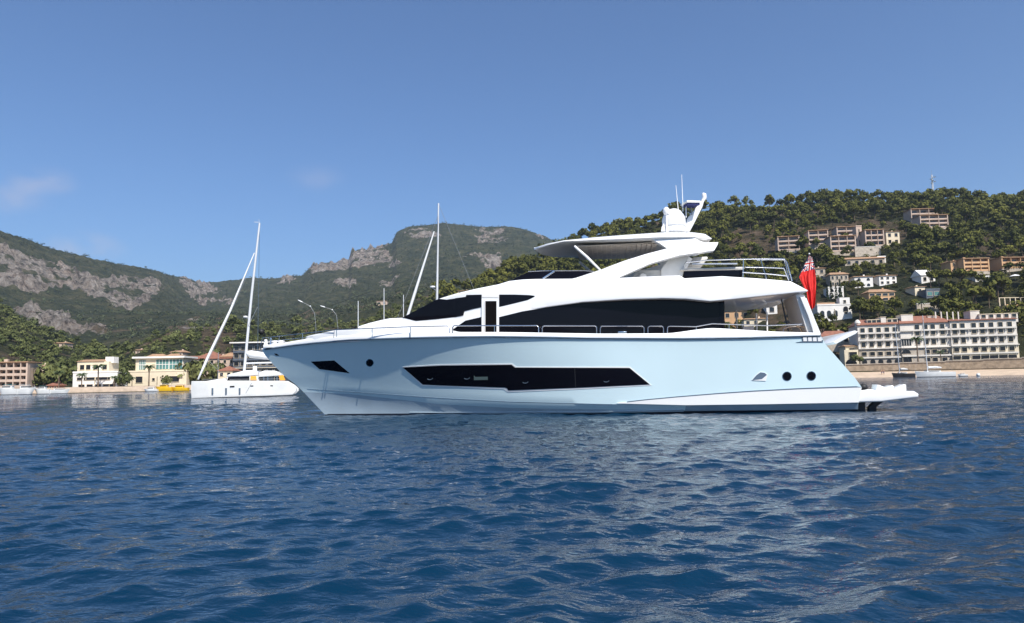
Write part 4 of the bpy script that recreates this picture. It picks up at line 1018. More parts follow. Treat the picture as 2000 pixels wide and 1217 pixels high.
    z1, z0 = Zr(535, (308, 345), 0); m = MB(); m.lathe((U(535), 0.8, z0 - 0.5), [(0.9, 0), (0.9, 1.2), (1.1, 1.4), (0.9, 2.0), (0.4, 2.6), (0.001, 2.7)], hotel_wall, 12); m.build('finial', e)
    # low wing at the near end
    z1, z0, za = Zr(460, (560, 690, 640), 1.5); m = MB(); m.box(((U(398, 1.5) + U(525, 1.5)) / 2, 3, (z0 - 4 + z1) / 2), (U(525, 1.5) - U(398, 1.5) - 0.1, 8, z1 - z0 + 4), wall_cream); w = m.build('wing', e)
    add_window(e, U(475, 1.5), 1.02, z1 - 1.8, 2.6, 2.0); add_window(e, U(455, 1.5), 1.02, za - 0.6, 3.6, 1.2, 'arch')
make_hotel()
def make_sea_wall():
    e_m = MB(); pts = [(1655, 713), (1700, 712), (1760, 710), (1850, 706.5), (1925, 703), (2000, 699.5), (2120, 695)]
    P = [at_y(x, y, 0) if False else None for x, y in pts]
    vt = []
    for x, y in pts:
        a, te = az_te(x, y); r = 271.0; vt.append((r * math.sin(a), r * math.cos(a), CAM[2] + te * r))
    mi = e_m._mi(wall_sea); mc = e_m._mi(wall_stone)
    for (p, q) in zip(vt, vt[1:]):
        d = Vector((q[0] - p[0], q[1] - p[1], 0)); n = Vector((d.y, -d.x, 0)).normalized(); L = d.length; c = (Vector(p) + Vector(q)) / 2
        ang = math.atan2(d.y, d.x); h = (p[2] + q[2]) / 2
        e_m.box((c.x, c.y + 1.0, h / 2 - 0.5), (L + 0.02, 2.4, h + 1.0), wall_sea, ang); e_m.box((c.x, c.y + 0.95, h + 0.14), (L + 0.02, 2.7, 0.28), wall_stone, ang)
    o = e_m.build('sea_wall'); tag(o, 'brown stone sea wall along the beach below the long white hotel', 'wall')
make_sea_wall()

# --- right-hand hillside
AG = 'stepped holiday apartments high on the pine hill'
loggia_block('small pink apartment block standing alone at the low end of the hilltop row', (1519, 462, 1562, 497), 3, 2, wall_pink, R(10), AG)
loggia_block('pale pink apartment block with two balcony tiers, second from the hilltop row end', (1579, 450, 1618, 486), 3, 2, wall_pink, R(8), AG)
loggia_block('tall pink apartment block with a grey stone base, middle of the hilltop row', (1622, 461, 1672, 500), 3, 3, wall_pink, R(6), AG)
loggia_block('pink upper apartment tier rising behind the stone based block', (1634, 443, 1672, 462), 2, 2, wall_pink, R(6), AG, base=0.1)
house('narrow windowless pink stair tower beside the tall hilltop block', (1673, 442, 1684, 486), wall_pink, None, 1, 2, R(6), group=AG, cat='stair tower', name='stair_tower', depth=6, wfrac=0.2)
loggia_block('grey pink apartment block above a long retaining wall on the hill', (1690, 449, 1727, 490), 3, 3, wall_pink, R(4), AG)
house('short yellowish end block closing the hilltop apartment row', (1731, 450, 1757, 478), wall_cream, roof_tan, 2, 2, R(4), 0.8, group=AG, cat='apartment block', name='apartment_block')
loggia_block('upper pink apartment block directly below the radio mast hill top', (1779, 408, 1832, 430), 2, 3, wall_pink, R(2), AG, base=0.1)
loggia_block('lower pink apartment block stepping down in front of the topmost block', (1797, 420, 1852, 452), 3, 3, wall_pink, R(2), AG)
loggia_block('orange apartment house with wide balconies above the hotel', (1882, 505, 1932, 537), 3, 3, wall_ochre, R(0), 'orange apartment houses')
house('orange stair wing attached beside the wide balcony apartment house', (1857, 508, 1881, 534), wall_ochre, roof_tan, 2, 2, R(0), 0.7, group='orange apartment houses', cat='apartment house', name='apartment_house', wfrac=0.3)
loggia_block('rightmost orange apartment house, cut off by the edge of the photo', (1956, 503, 2012, 530), 2, 3, wall_ochre, R(-2), 'orange apartment houses')
house('long low house with one sloping tan roof on the wooded slope', (1650, 500, 1728, 518), wall_stone, roof_tan, 5, 1, R(8), 1.6, 0.0)
house('small white corner house at the end of the long low roof', (1714, 502, 1730, 514), wall_white, None, 1, 1, R(8))
house('stone house with tan roof half hidden behind the red ensign', (1584, 521, 1612, 548), wall_stone, roof_tan, 2, 2, R(8), 1.0)
house('grey blue house with tan roof left of the white arched house', (1622, 530, 1657, 560), wall_stone, roof_tan, 4, 2, R(8), 1.6)
house('white house with two arched ground floor windows and low tan roof', (1669, 537, 1705, 562), wall_white, roof_tan, 2, 2, R(6), 0.9, kind='arch', wfrac=0.35)
house('pinkish white house with balconies right of the arched white house', (1717, 535, 1751, 556), wall_white, roof_tan, 3, 2, R(2), 0.9)
house('white house with bright white roof panel among dark pines', (1799, 525, 1826, 552), wall_white, wall_white, 2, 1, R(0), 3.2, 0.0, chimney=False)
house('low house with bright white awning below the orange apartments', (1905, 541, 1934, 550), wall_white, None, 3, 1, R(0))
house('ochre house with wide tan roof and dark open veranda', (1697, 563, 1748, 589), wall_ochre, roof_tan, 4, 2, R(4), 1.8, 0.4, wfrac=0.75)
house('white house half hidden by cypresses behind the ensign', (1618, 562, 1648, 583), wall_white, None, 2, 2, R(8), kind='arch')
house('plain beige windowless end wall of a house among pines', (1787, 558, 1807, 577), wall_cream, roof_tan, 1, 1, R(0), 0.5, wfrac=0.2)
house('small house with blue grey glazed front among pines', (1809, 566, 1836, 581), wall_grey, None, 2, 1, R(0), pane=win_green, wfrac=0.7)
house('low red brown terrace house beside the pergola above the hotel', (1967, 597, 2006, 612), wall_ochre, None, 4, 1, R(-3), wfrac=0.5)
house('terracotta roofed house just behind the yacht raised transom hatch', (1603, 645, 1662, 672), wall_stone, roof_tile, 3, 1, R(10), 2.4, 0.5, dist=300)
house('small pink house with flowering wall beside the hotel end', (1652, 672, 1676, 705), wall_cream, roof_tan, 1, 2, R(10), 0.8, dist=285)
house('orange house with tan roof seen through the open yacht cockpit', (1412, 602, 1466, 640), wall_ochre, roof_tan, 3, 2, R(10), 1.4)
house('small white house seen through the open yacht cockpit', (1497, 596, 1518, 614), wall_white, None, 1, 1, R(10))
house('yellowish low house lower down, seen through the yacht cockpit', (1453, 620, 1500, 636), wall_cream, roof_tan, 3, 1, R(10), 0.8)
house('tiny stone farmhouse on the terraces above the yacht windscreen', (892, 566, 918, 574), wall_pink, roof_tan, 2, 1, R(5), 0.8)
house('small pink farmhouse on the terraces behind the second street lamp', (735, 587, 756, 596), wall_pink, roof_tan, 2, 1, R(0), 0.8)
def make_villa():
    e, fr, u0, u1, z0, zt = house('white villa with arches and a square tower above the hotel', (1597, 596, 1664, 626), wall_white, None, 1, 1, R(8), cat='villa', name='villa', wfrac=0.01)
    U = lambda x: fr.uz(x, 610, 0)[0]; Z = lambda y: fr.uz(1630, y, 0)[1]
    m = MB(); m.box(((U(1641) + U(1661)) / 2, 2.2, (Z(582) + zt) / 2), (U(1661) - U(1641), 4.6, Z(582) - zt), wall_white); m.build('tower', e)
    roof_slab('roof', e, U(1600), U(1640), -1.5, -7, zt + 0.02, 1.6, roof_tan, 0.2); KEEP.append((1595, 580, 1668, 625, 900))
    for x in (1606, 1619, 1632): add_window(e, U(x), 0.02, Z(612), 1.7, 2.6, 'arch')
    for x, y, w, h, k in ((1651, 589.5, 1.0, 1.2, 'plain'), (1652, 604, 1.9, 2.2, 'arch'), (1652, 611.5, 1.0, 1.0, 'plain')): add_window(e, U(x), 0.13, Z(y), w, h, k)
make_villa()
def retaining(label, box, mat, yaw=0.0):
    fr, u0, u1, z0, z1, r = hill_frame(box, yaw); m = MB(); m.box(((u0 + u1) / 2, 0.5, (z0 - 3 + z1) / 2), (u1 - u0, 1.0, z1 - z0 + 3), mat); m.box(((u0 + u1) / 2, 0.5, z1 + 0.1), (u1 - u0 + 0.2, 1.2, 0.2), wall_white)
    o = m.build('retaining_wall'); fr.place(o); tag(o, label, 'wall')
retaining('blank grey retaining wall in the trees just behind the hotel roof', (1791, 593, 1837, 613), wall_stone, R(5))
retaining('long stone retaining wall below the middle hilltop apartments', (1670, 482, 1720, 500), wall_stone, R(5))
def pergola():
    fr, u0, u1, z0, z1, r = hill_frame((1952, 582, 2004, 596), R(-3)); e = empty('pergola', 'white timber pergola on the terrace above the right end of the hotel', 'pergola'); fr.place(e)
    for k in range(6):
        u = u0 + (u1 - u0) * k / 5; m = MB(); m.box((u, 0, (z0 - 1.5 + z1) / 2), (0.3, 0.3, z1 - z0 + 1.5), wall_cream); m.build('post', e)
    m = MB(); m.box(((u0 + u1) / 2, 0, z1 + 0.12), (u1 - u0 + 0.6, 0.3, 0.24), wall_cream); m.build('beam', e)
pergola()
def parasol():
    P = on_terrain(1983, 548); e = empty('parasol', 'white garden parasol below the cut off orange apartments', 'parasol', loc=tuple(P)); m = MB(); m.tube([(0, 0, 0), (0, 0, 2.6)], 0.05, alu, 6); m.build('pole', e)
    m = MB(); m.lathe((0, 0, 1.9), [(2.6, 0), (1.4, 0.55), (0.1, 0.95), (0.001, 0.97)], white_cloth, 8); m.build('canopy', e); KEEP.append((1972, 538, 1994, 550, math.hypot(P[0], P[1])))
parasol()
def radio_mast():
    P = on_terrain(1824, 396, 400); a, te = az_te(1824, 396); top = project((P[0], P[1], P[2])); r = math.hypot(P[0], P[1])
    fr = Frame(P[0], P[1], 0); z0 = P[2]; zt = fr.uz(1824, 334)[1]; e = empty('radio_mast', 'lattice radio mast with white dish aerials on the wooded hill top', 'radio mast'); fr.place(e)
    m = MB(); w = 0.55
    for sx, sy in ((-1, -1), (1, -1), (1, 1), (-1, 1)): m.tube([(sx * w, sy * w, z0 - 2), (sx * w * 0.45, sy * w * 0.45, zt - 3)], 0.17, alu, 5)
    n = 14
    for k in range(n):
        za, zb = z0 + (zt - 3 - z0) * k / n, z0 + (zt - 3 - z0) * (k + 1) / n; s = 1 if k % 2 else -1; f = w * (1 - 0.55 * k / n)
        m.tube([(-f * s, -f, za), (f * s, -f, zb)], 0.09, alu, 4); m.tube([(-f, -f * s, za), (-f, f * s, zb)], 0.09, alu, 4)
    m.build('lattice', e)
    m = MB(); m.tube([(0, 0, zt - 3.5), (0, 0, zt + 1.0)], 0.08, steel_grey, 5); m.build('spike', e)
    for k, (dx, dz, s) in enumerate(((-1.4, -6.5, 0.9), (1.3, -5, 1.0), (1.4, -8.5, 0.8), (-1.2, -9.6, 0.7), (0.2, -7.5, 0.9))):
        m = MB(); m.lathe((dx, -0.9, zt + dz), [(0.001, -0.3), (s * 0.7, -0.15), (s, 0.2), (0.001, 0.25)], gel_white, 12); m.box((dx / 2, -0.5, zt + dz), (abs(dx), 0.12, 0.12), steel_grey); m.build('dish', e)
radio_mast()

# --- left-hand town front
loggia_block('pinkish four storey apartment house at the far left end of the quay', (-30, 708, 54, 765), 4, 6, wall_pink, R(-8), dist=318, base=0.12)
house('low tiled cafe building between the left apartment house and the trees', (55, 712, 86, 740), wall_cream, roof_tan, 2, 2, R(-5), 0.8, dist=330)
house('little red brown beach kiosk with tiled roof by the quay', (94, 748, 113, 762), roof_tile, roof_tile, 2, 1, R(0), 1.0, dist=306, cat='kiosk', name='kiosk', depth=4)
def white_club():
    e, fr, u0, u1, z0, zt = house('white two storey waterfront building with a ribbon of dark windows', (142, 728, 229, 762), wall_white, None, 1, 1, R(-3), dist=311, cat='building', name='waterfront_building', wfrac=0.01)
    for x, w in ((155, 1.6), (166, 0.8), (177, 3.6), (190, 0.9), (201, 3.4), (213, 0.9)): add_window(e, fr.uz(x, 740, 0)[0], 0.02, fr.uz(190, 739.5, 0)[1], w, 1.0)
    for x in (160, 176, 192, 208, 220): add_window(e, fr.uz(x, 740, 0)[0], 0.02, fr.uz(190, 754, 0)[1], 2.2, 1.3, 'plain')
    U = lambda x: fr.uz(x, 720, -4)[0]; Z = lambda y: fr.uz(190, y, -4)[1]
    m = MB(); m.box(((U(150) + U(212)) / 2, 8, (Z(706) + zt) / 2), (U(212) - U(150), 7.5, Z(706) - zt), wall_cream); m.build('upper_storey', e)
    for x in (160, 172, 186, 204): add_window(e, U(x), -4.22, Z(717), 1.6, 1.8)
    m = MB(); m.box(((U(172) + U(205)) / 2, 5.6, Z(718)), (U(205) - U(172), 2.8, 1.0), wall_white); m.build('balcony', e)
    m = MB(); m.box(((U(200) + U(216)) / 2, 8, Z(703)), (U(216) - U(200), 4, 2.4), wall_white); m.build('roof_tower', e); roof_slab('roof', e, U(152), U(200), -4.4, -11, Z(706), 0.9, roof_tan, 0.2)
white_club()
def glass_hotel():
    e, fr, u0, u1, z0, zt = house('pale yellow hotel annex with green glass upper floors by the quay', (250, 726, 364, 764), wall_cream, None, 1, 1, R(-2), dist=316, cat='hotel', name='hotel_annex', wfrac=0.01)
    for x, w, h in ((272, 2.6, 2.4), (341, 3.6, 2.2), (300, 1.0, 1.0), (318, 1.0, 1.0)): add_window(e, fr.uz(x, 740, 0)[0], 0.02, fr.uz(300, 741, 0)[1], w, h)
    U = lambda x: fr.uz(x, 710, -5)[0]; Z = lambda y: fr.uz(310, y, -5)[1]
    m = MB(); m.box(((U(265) + U(358)) / 2, 11, (Z(699) + zt) / 2), (U(358) - U(265), 12, Z(699) - zt), wall_cream); m.build('upper_storey', e)
    m = MB(); m.box(((U(263) + U(360)) / 2, 10.4, Z(698)), (U(360) - U(263) + 1, 13.4, 0.7), wall_white); m.build('roof', e)
    for x0, x1 in ((272, 285), (305, 330), (331, 357)):
        m = MB(); ua, ub = U(x0), U(x1); m.box(((ua + ub) / 2, 4.96, Z(712)), (ub - ua, 0.12, Z(703) - Z(722)), win_green)
        for k in range(5): m.box((ua + (ub - ua) * k / 4, 4.86, Z(712)), (0.14, 0.12, Z(703) - Z(722)), wall_white)
        m.box(((ua + ub) / 2, 4.84, Z(712)), (ub - ua, 0.12, 0.2), wall_white); m.build('glazed_front', e)
    for x0, x1 in ((280, 312), (318, 340)): roof_slab('gable', e, U(x0), U(x1), -8, -13, Z(697), 1.4, roof_tan, 0.4)
glass_hotel()
house('long low house with tan tiled roof behind the catamaran forestay', (358, 694, 458, 724), wall_pink, roof_tile, 8, 2, R(0), 1.6, 0.15, dist=338)
house('raised central pavilion with pyramid tiled roof behind the long low house', (392, 685, 424, 700), wall_pink, roof_tile, 2, 1, R(0), 2.6, 1.0, dist=346, cat='pavilion', name='pavilion', chimney=False)
house('end pavilion with hipped tan roof beside the dark glazed block', (432, 688, 458, 704), wall_pink, roof_tan, 2, 1, R(0), 2.0, 0.8, dist=336, cat='pavilion', name='pavilion', chimney=False)
house('small beach bar with round tiled roof seen above the catamaran foredeck', (426, 715, 454, 738), wall_cream, roof_tile, 2, 1, R(0), 2.0, 0.9, dist=312, cat='beach bar', name='beach_bar', chimney=False)
def slate_block():
    e, fr, u0, u1, z0, zt = house('dark grey glazed block with thin white flat roof above the catamaran mast foot', (455, 672, 548, 764), wall_grey, None, 7, 6, R(0), dist=322, cat='building', name='office_block', wfrac=0.7, depth=12)
    m = MB(); m.box(((u0 + u1) / 2, 5.5, zt + 0.65), (u1 - u0 + 2, 14.5, 0.5), wall_white); m.build('roof', e)
    for k in range(6):
        z = z0 + (zt - z0) * (k + 1) / 6 - 0.15; m = MB(); m.box(((u0 + u1) / 2, -0.35, z), (u1 - u0, 0.7, 0.22), wall_cream if k == 2 else wall_grey); m.build('ledge', e)
slate_block()
house('white apartment house partly hidden behind the grey block and yacht bow', (480, 684, 560, 764), wall_white, None, 6, 5, R(0), dist=300, depth=10, cat='apartment house', name='apartment_house') if False else None
house('lone pink house on the green slope above the white building', (102, 668, 127, 678), wall_pink, roof_tan, 3, 1, R(0), 0.8)
house('small stone house in the trees above the pale yellow annex', (260, 682, 273, 691), wall_pink, roof_tan, 2, 1, R(0), 0.7)
house('pinkish villa in the trees behind the annex roof', (333, 684, 357, 697), wall_pink, roof_tan, 3, 1, R(0), 1.2)

# --- quay, beaches
def strip(name, px, r0, r1, mat, h=0.0, kind='structure', step=1.2):
    V, Fc = [], []; xs = np.linspace(px[0], px[1], 80)
    for x in xs:
        a = az_te(x, 740)[0]
        for r, z in ((r0, -0.5), (r0 + 0.05, h), (r1, h + step * 0.4)): V.append((r * math.sin(a), r * math.cos(a), z))
    for i in range(79):
        for k in range(2): Fc.append((i * 3 + k, (i + 1) * 3 + k, (i + 1) * 3 + k + 1, i * 3 + k + 1))
    o = np_mesh(name, V, Fc, mat); tag(o, kind=kind); return o
strip('quay', (-120, 470), 295.5, 312, quay_m, 1.7)
def beach(px, r, z):
    V, Fc = [], []; xs = np.linspace(px[0], px[1], 100)
    for i, x in enumerate(xs):
        a = az_te(x, 740)[0]
        for k in range(len(r)): rr = r[k] + (1.2 * math.sin(i * 0.21) if k == 0 else 0); V.append((rr * math.sin(a), rr * math.cos(a), z[k]))
    n = len(r)
    for i in range(99):
        for k in range(n - 1): Fc.append((i * n + k, (i + 1) * n + k, (i + 1) * n + k + 1, i * n + k + 1))
    tag(np_mesh('beach', V, Fc, sand_m, smooth=True), kind='structure')
beach((1520, 2150), (255.5, 262, 267, 271.2), (-0.5, 0.85, 1.6, 1.9))

# ================================================================== TREES
def leaf_cloud(g, lobes, n, size, flat=0.45, shell=(0.72, 1.06)):
    """quads spread through a set of ellipsoid clumps [(cx,cy,cz,rx,ry,rz)]"""
    L = np.array(lobes); w = (L[:, 3] * L[:, 5]) ** 0.9; k = g.choice(len(L), n, p=w / w.sum()); L = L[k]
    d = g.normal(size=(n, 3)); d[:, 2] += 0.25; d /= np.linalg.norm(d, axis=1)[:, None]
    c = L[:, :3] + d * L[:, 3:] * g.uniform(*shell, (n, 1))
    nrm = d * np.array([1, 1, 1.2]) + g.normal(size=(n, 3)) * flat; nrm /= np.linalg.norm(nrm, axis=1)[:, None]
    t = np.cross(nrm, g.normal(size=(n, 3))); t /= np.linalg.norm(t, axis=1)[:, None]; b = np.cross(nrm, t)
    s = (size * g.uniform(0.6, 1.3, (n, 1))); e = g.uniform(0.45, 0.9, (n, 1))
    V = np.stack([c - t * s - b * s * e * .6, c + t * s * .7 - b * s * e, c + t * s + b * s * e * .7, c - t * s * .8 + b * s * e], 1)
    return V.reshape(-1, 3)
def pine_lobes(g, R0=3.6, H=7.5):
    n = g.integers(6, 10); out = [(0, 0, H * 0.86, R0 * .62, R0 * .62, 1.5)]
    for i in range(n):
        a = g.uniform(0, 6.28); q = g.uniform(0.25, 0.8) * R0; r = R0 * g.uniform(0.32, 0.52)
        out.append((q * math.cos(a), q * math.sin(a), H * (0.80 - 0.34 * (q / R0) ** 2 * g.uniform(0.3, 1.3)), r, r, r * g.uniform(0.5, 0.75)))
    return out
def bush_lobes(g, R0=2.6, H=4.5):
    out = [(0, 0, H * 0.5, R0 * .75, R0 * .75, H * .42)]
    for i in range(6):
        a = g.uniform(0, 6.28); q = g.uniform(0.3, 0.8) * R0; r = R0 * g.uniform(0.35, 0.55); out.append((q * math.cos(a), q * math.sin(a), H * g.uniform(0.3, 0.75), r, r, r * .85))
    return out
def quads(n): return np.arange(n * 4).reshape(-1, 4)
def crown_mesh(name, V, mat):
    o = np_mesh(name, V, quads(len(V) // 4), mat); me = o.data; bpy.data.objects.remove(o); return me
def trunk_mesh(H, r, lean=0.3, seed=0):
    g = np.random.default_rng(seed); m = MB(); top = (g.normal() * lean, g.normal() * lean, H * 0.62)
    m.tube([(0, 0, -1.5), (0, 0, 0.3), (top[0] * .5, top[1] * .5, H * .33), top], [r * 1.3, r, r * .8, r * .55], bark, 6)
    for k in range(4):
        a = k * 1.6 + g.uniform(0, 1); q = H * 0.26; m.tube([(top[0] * .75, top[1] * .75, H * .46), (top[0] + q * math.cos(a) * .5, top[1] + q * math.sin(a) * .5, H * .62), (top[0] + q * math.cos(a), top[1] + q * math.sin(a), H * .74)], [r * .5, r * .38, r * .2], bark, 5)
    o = m.build('trunk'); me = o.data; bpy.data.objects.remove(o); return me
G = np.random.default_rng(5)
PINES = [(crown_mesh('crown', leaf_cloud(G, pine_lobes(G), 330, 0.50), pine_leaf), trunk_mesh(7.5, 0.22, 0.4, i)) for i in range(7)]
BUSHES = [(crown_mesh('crown', leaf_cloud(G, bush_lobes(G), 260, 0.40), olive_leaf), trunk_mesh(4.5, 0.18, 0.3, 20 + i)) for i in range(4)]
def cyp(g): return [(0, 0, 1.2 + 0.75 * k, 0.75 - 0.06 * k, 0.75 - 0.06 * k, 0.9) for k in range(9)]
CYPRESS = [(crown_mesh('crown', leaf_cloud(G, cyp(G), 240, 0.26), cypress_leaf), trunk_mesh(3.0, 0.12, 0.0, 40))]
def palm_meshes(H, seed):
    g = np.random.default_rng(seed); m = MB(); lx = g.normal() * 0.3
    m.tube([(0, 0, -1.0), (lx * .3, 0, H * .4), (lx, 0, H)], [0.26, 0.2, 0.18], bark, 7); o = m.build('trunk'); tm = o.data; bpy.data.objects.remove(o)
    V = []
    for k in range(26):
        a = k * 2.4 + g.uniform(-.2, .2); el = g.uniform(-0.35, 1.1); L = g.uniform(1.9, 2.6); p = np.array([lx, 0, H]); hd = np.array([math.cos(a), math.sin(a), 0]); sd = np.array([-math.sin(a), math.cos(a), 0]); e = el
        for s in range(5):
            q = p + (hd * math.cos(e) + np.array([0, 0, math.sin(e)])) * L / 5; w0, w1 = 0.34 * (1 - s / 5.5), 0.34 * (1 - (s + 1) / 5.5)
            for sg in (1, -1): dn = np.array([0, 0, -0.16]); V += [p, q, q + sd * sg * w1 + dn, p + sd * sg * w0 + dn]
            p = q; e -= 0.36
    return crown_mesh('crown', np.array(V), palm_leaf), tm
PALMS = [palm_meshes(6.5, 1), palm_meshes(5.0, 2)]
def plant_tree(proto, name, label, cat, group, P, s, rz, sz=1.0):
    e = empty(name, label, cat, group, tuple(P), rz); e.scale = (s, s, s * sz)
    link('crown', proto[0], e); link('trunk', proto[1], e); return e

KP = np.array(KEEP); FP = np.array(FOOT)
def hidden_ok(P, rad, h):
    """true when a tree here leaves the buildings it stands before in view"""
    r = math.hypot(P[0], P[1])
    if len(FP) and np.any(np.hypot(FP[:, 0] - P[0], FP[:, 1] - P[1]) < FP[:, 2] + rad * 0.4): return False
    x, yb = project((P[0], P[1], P[2] + 0.2 * h)); _, yt = project((P[0], P[1], P[2] + h)); w = rad * F_PX / r * 0.55
    hit = (KP[:, 4] > r - 2) & (KP[:, 0] - w < x) & (KP[:, 2] + w > x) & (KP[:, 1] < yb) & (KP[:, 3] - (KP[:, 3] - KP[:, 1]) * 0.45 > yt)
    return (not np.any(hit)) or (r < 640 and h > 3 and abs(math.sin(P[0] * 12.9 + P[1] * 7.3)) < 0.10)
def scatter(az0, az1, r0, r1, step, seed):
    g = np.random.default_rng(seed); pts = []; r = r0
    while r < r1:
        n = int((az1 - az0) * r / step); a = az0 + (az1 - az0) * (np.arange(n) + g.uniform(0, 1, n)) / n; rr = r + g.uniform(-.5, .5, n) * step
        pts.append(np.stack([a, rr], 1)); r += step
    return np.concatenate(pts), g
def make_forest():
    cand = []
    A0, A1, AE = az_te(850, 700)[0], az_te(2160, 700)[0], az_te(1500, 700)[0]
    pts, g = scatter(A0, A1, 300, 690, 5.5, 3)
    rn = np.interp(pts[:, 0], NRA, NRR); keep = pts[:, 1] < rn + 22; pts = pts[keep]
    h = t_sample(TH, pts[:, 0], pts[:, 1]); ea = t_sample(TEARTH, pts[:, 0], pts[:, 1])
    for (a, r), z, e in zip(pts, h, ea):
        if g.uniform() < e * 0.85 or z < 4: continue
        if r < 345 and a < AE: continue
        P = (r * math.sin(a), r * math.cos(a), z); s = g.uniform(0.6, 1.35) * (0.6 if g.uniform() < 0.3 else 1.0)
        if not hidden_ok(P, 3.6 * s, 7.5 * s): continue
        cand.append((r, a, P, s, g.uniform(0, 6.28)))
    cand.sort(key=lambda c: c[0] / c[3])
    near, rest = [], []
    for c in cand:
        x, y = project(c[2])
        (near if len(near) < 280 and 1330 < x < 2010 and y < 715 and not (x < 1560 and y > 520) else rest).append(c)
    for i, (r, a, P, s, rz) in enumerate(near):
        plant_tree(PINES[i % 7], 'pine_tree', 'dark green pine tree growing among the houses on the hotel hill', 'pine tree', 'pines among the hillside houses', P, s, rz, G.uniform(0.9, 1.25))
    VV = []
    protos = [leaf_cloud(G, pine_lobes(G), 190, 0.60) for _ in range(10)]; bush = [leaf_cloud(G, bush_lobes(G), 110, 0.50) for _ in range(6)]
    def put(V, P, s, rz, sz): c, q = math.cos(rz), math.sin(rz); return np.stack([(V[:, 0] * c - V[:, 1] * q) * s + P[0], (V[:, 0] * q + V[:, 1] * c) * s + P[1], V[:, 2] * s * sz + P[2] - 0.3], 1)
    for i, (r, a, P, s, rz) in enumerate(rest): VV.append(put(protos[i % 10], P, s * 1.05, rz, G.uniform(0.9, 1.3)))
    pts, g = scatter(A0, A1, 306, 690, 5.0, 23); rn = np.interp(pts[:, 0], NRA, NRR); pts = pts[pts[:, 1] < rn + 15]
    h = t_sample(TH, pts[:, 0], pts[:, 1]); ea = t_sample(TEARTH, pts[:, 0], pts[:, 1])
    for i, ((a, r), z, q) in enumerate(zip(pts, h, ea)):
        if g.uniform() < 0.25 + q * 0.55 or z < 4 or (r < 350 and a < AE): continue
        P = (r * math.sin(a), r * math.cos(a), z); s = g.uniform(0.28, 0.62)
        if hidden_ok(P, 2.6 * s, 2.0): VV.append(put(bush[i % 6][:4 * 70], P, s, g.uniform(0, 6.28), g.uniform(0.7, 1.1)))
    V = np.concatenate(VV); tag(np_mesh('pine_forest', V, quads(len(V) // 4), pine_leaf), kind='stuff')
    # scrub and small trees of the western foothills
    VV = []; pts, g = scatter(R(-46), az_te(960, 700)[0], 352, 760, 5.8, 9)
    rn = np.interp(pts[:, 0], NRA, NRR); pts = pts[pts[:, 1] < rn + 40]
    h = t_sample(TH, pts[:, 0], pts[:, 1]); ea = t_sample(TEARTH, pts[:, 0], pts[:, 1])
    for i, ((a, r), z, e) in enumerate(zip(pts, h, ea)):
        if g.uniform() < 0.12 + e * 0.6: continue
        P = (r * math.sin(a), r * math.cos(a), z); s = g.uniform(0.38, 0.95) * (1.5 if g.uniform() < 0.12 else 1)
        if not hidden_ok(P, 2.6 * s, 4.5 * s): continue
        VV.append(put((protos if g.uniform() < 0.3 else bush)[i % 6], P, s * (0.8 if g.uniform() < .3 else 1), g.uniform(0, 6.28), g.uniform(0.8, 1.2)))
    V = np.concatenate(VV); tag(np_mesh('foothill_scrub', V, quads(len(V) // 4), olive_leaf), kind='stuff')
    # wooded far slopes: clumps big enough to break the ridge line
    VV = []; pts, g = scatter(R(-40), az_te(1130, 700)[0], 780, 2500, 17.0, 13)
    rf = np.interp(pts[:, 0], FRA, FRR); pts = pts[pts[:, 1] < rf + 30]
    rk = t_sample(TROCK, pts[:, 0], pts[:, 1]); h = t_sample(TH, pts[:, 0], pts[:, 1]); fb_ = fbm(pts[:, 0] * 60, pts[:, 1] / 45, 77, 3)
    for i, ((a, r), z, k, q) in enumerate(zip(pts, h, rk, fb_)):
        if g.uniform() < k * 1.2 or g.uniform() < 0.25 - q * 0.5: continue
        VV.append(put(bush[i % 6][:4 * 26], (r * math.sin(a), r * math.cos(a), z - 1), g.uniform(1.1, 2.3), g.uniform(0, 6.28), 0.9))
    V = np.concatenate(VV); tag(np_mesh('mountain_forest', V, quads(len(V) // 4), far_leaf), kind='stuff')
far_leaf = pmat('mountain forest leaves', (0.066, 0.078, 0.038), 0.8, 0.4, 0.012, spec=0.1, island=0.2)
make_forest()
def at_range(px, py, r):
    a, te = az_te(px, py); return np.array([r * math.sin(a), r * math.cos(a), CAM[2] + te * r])
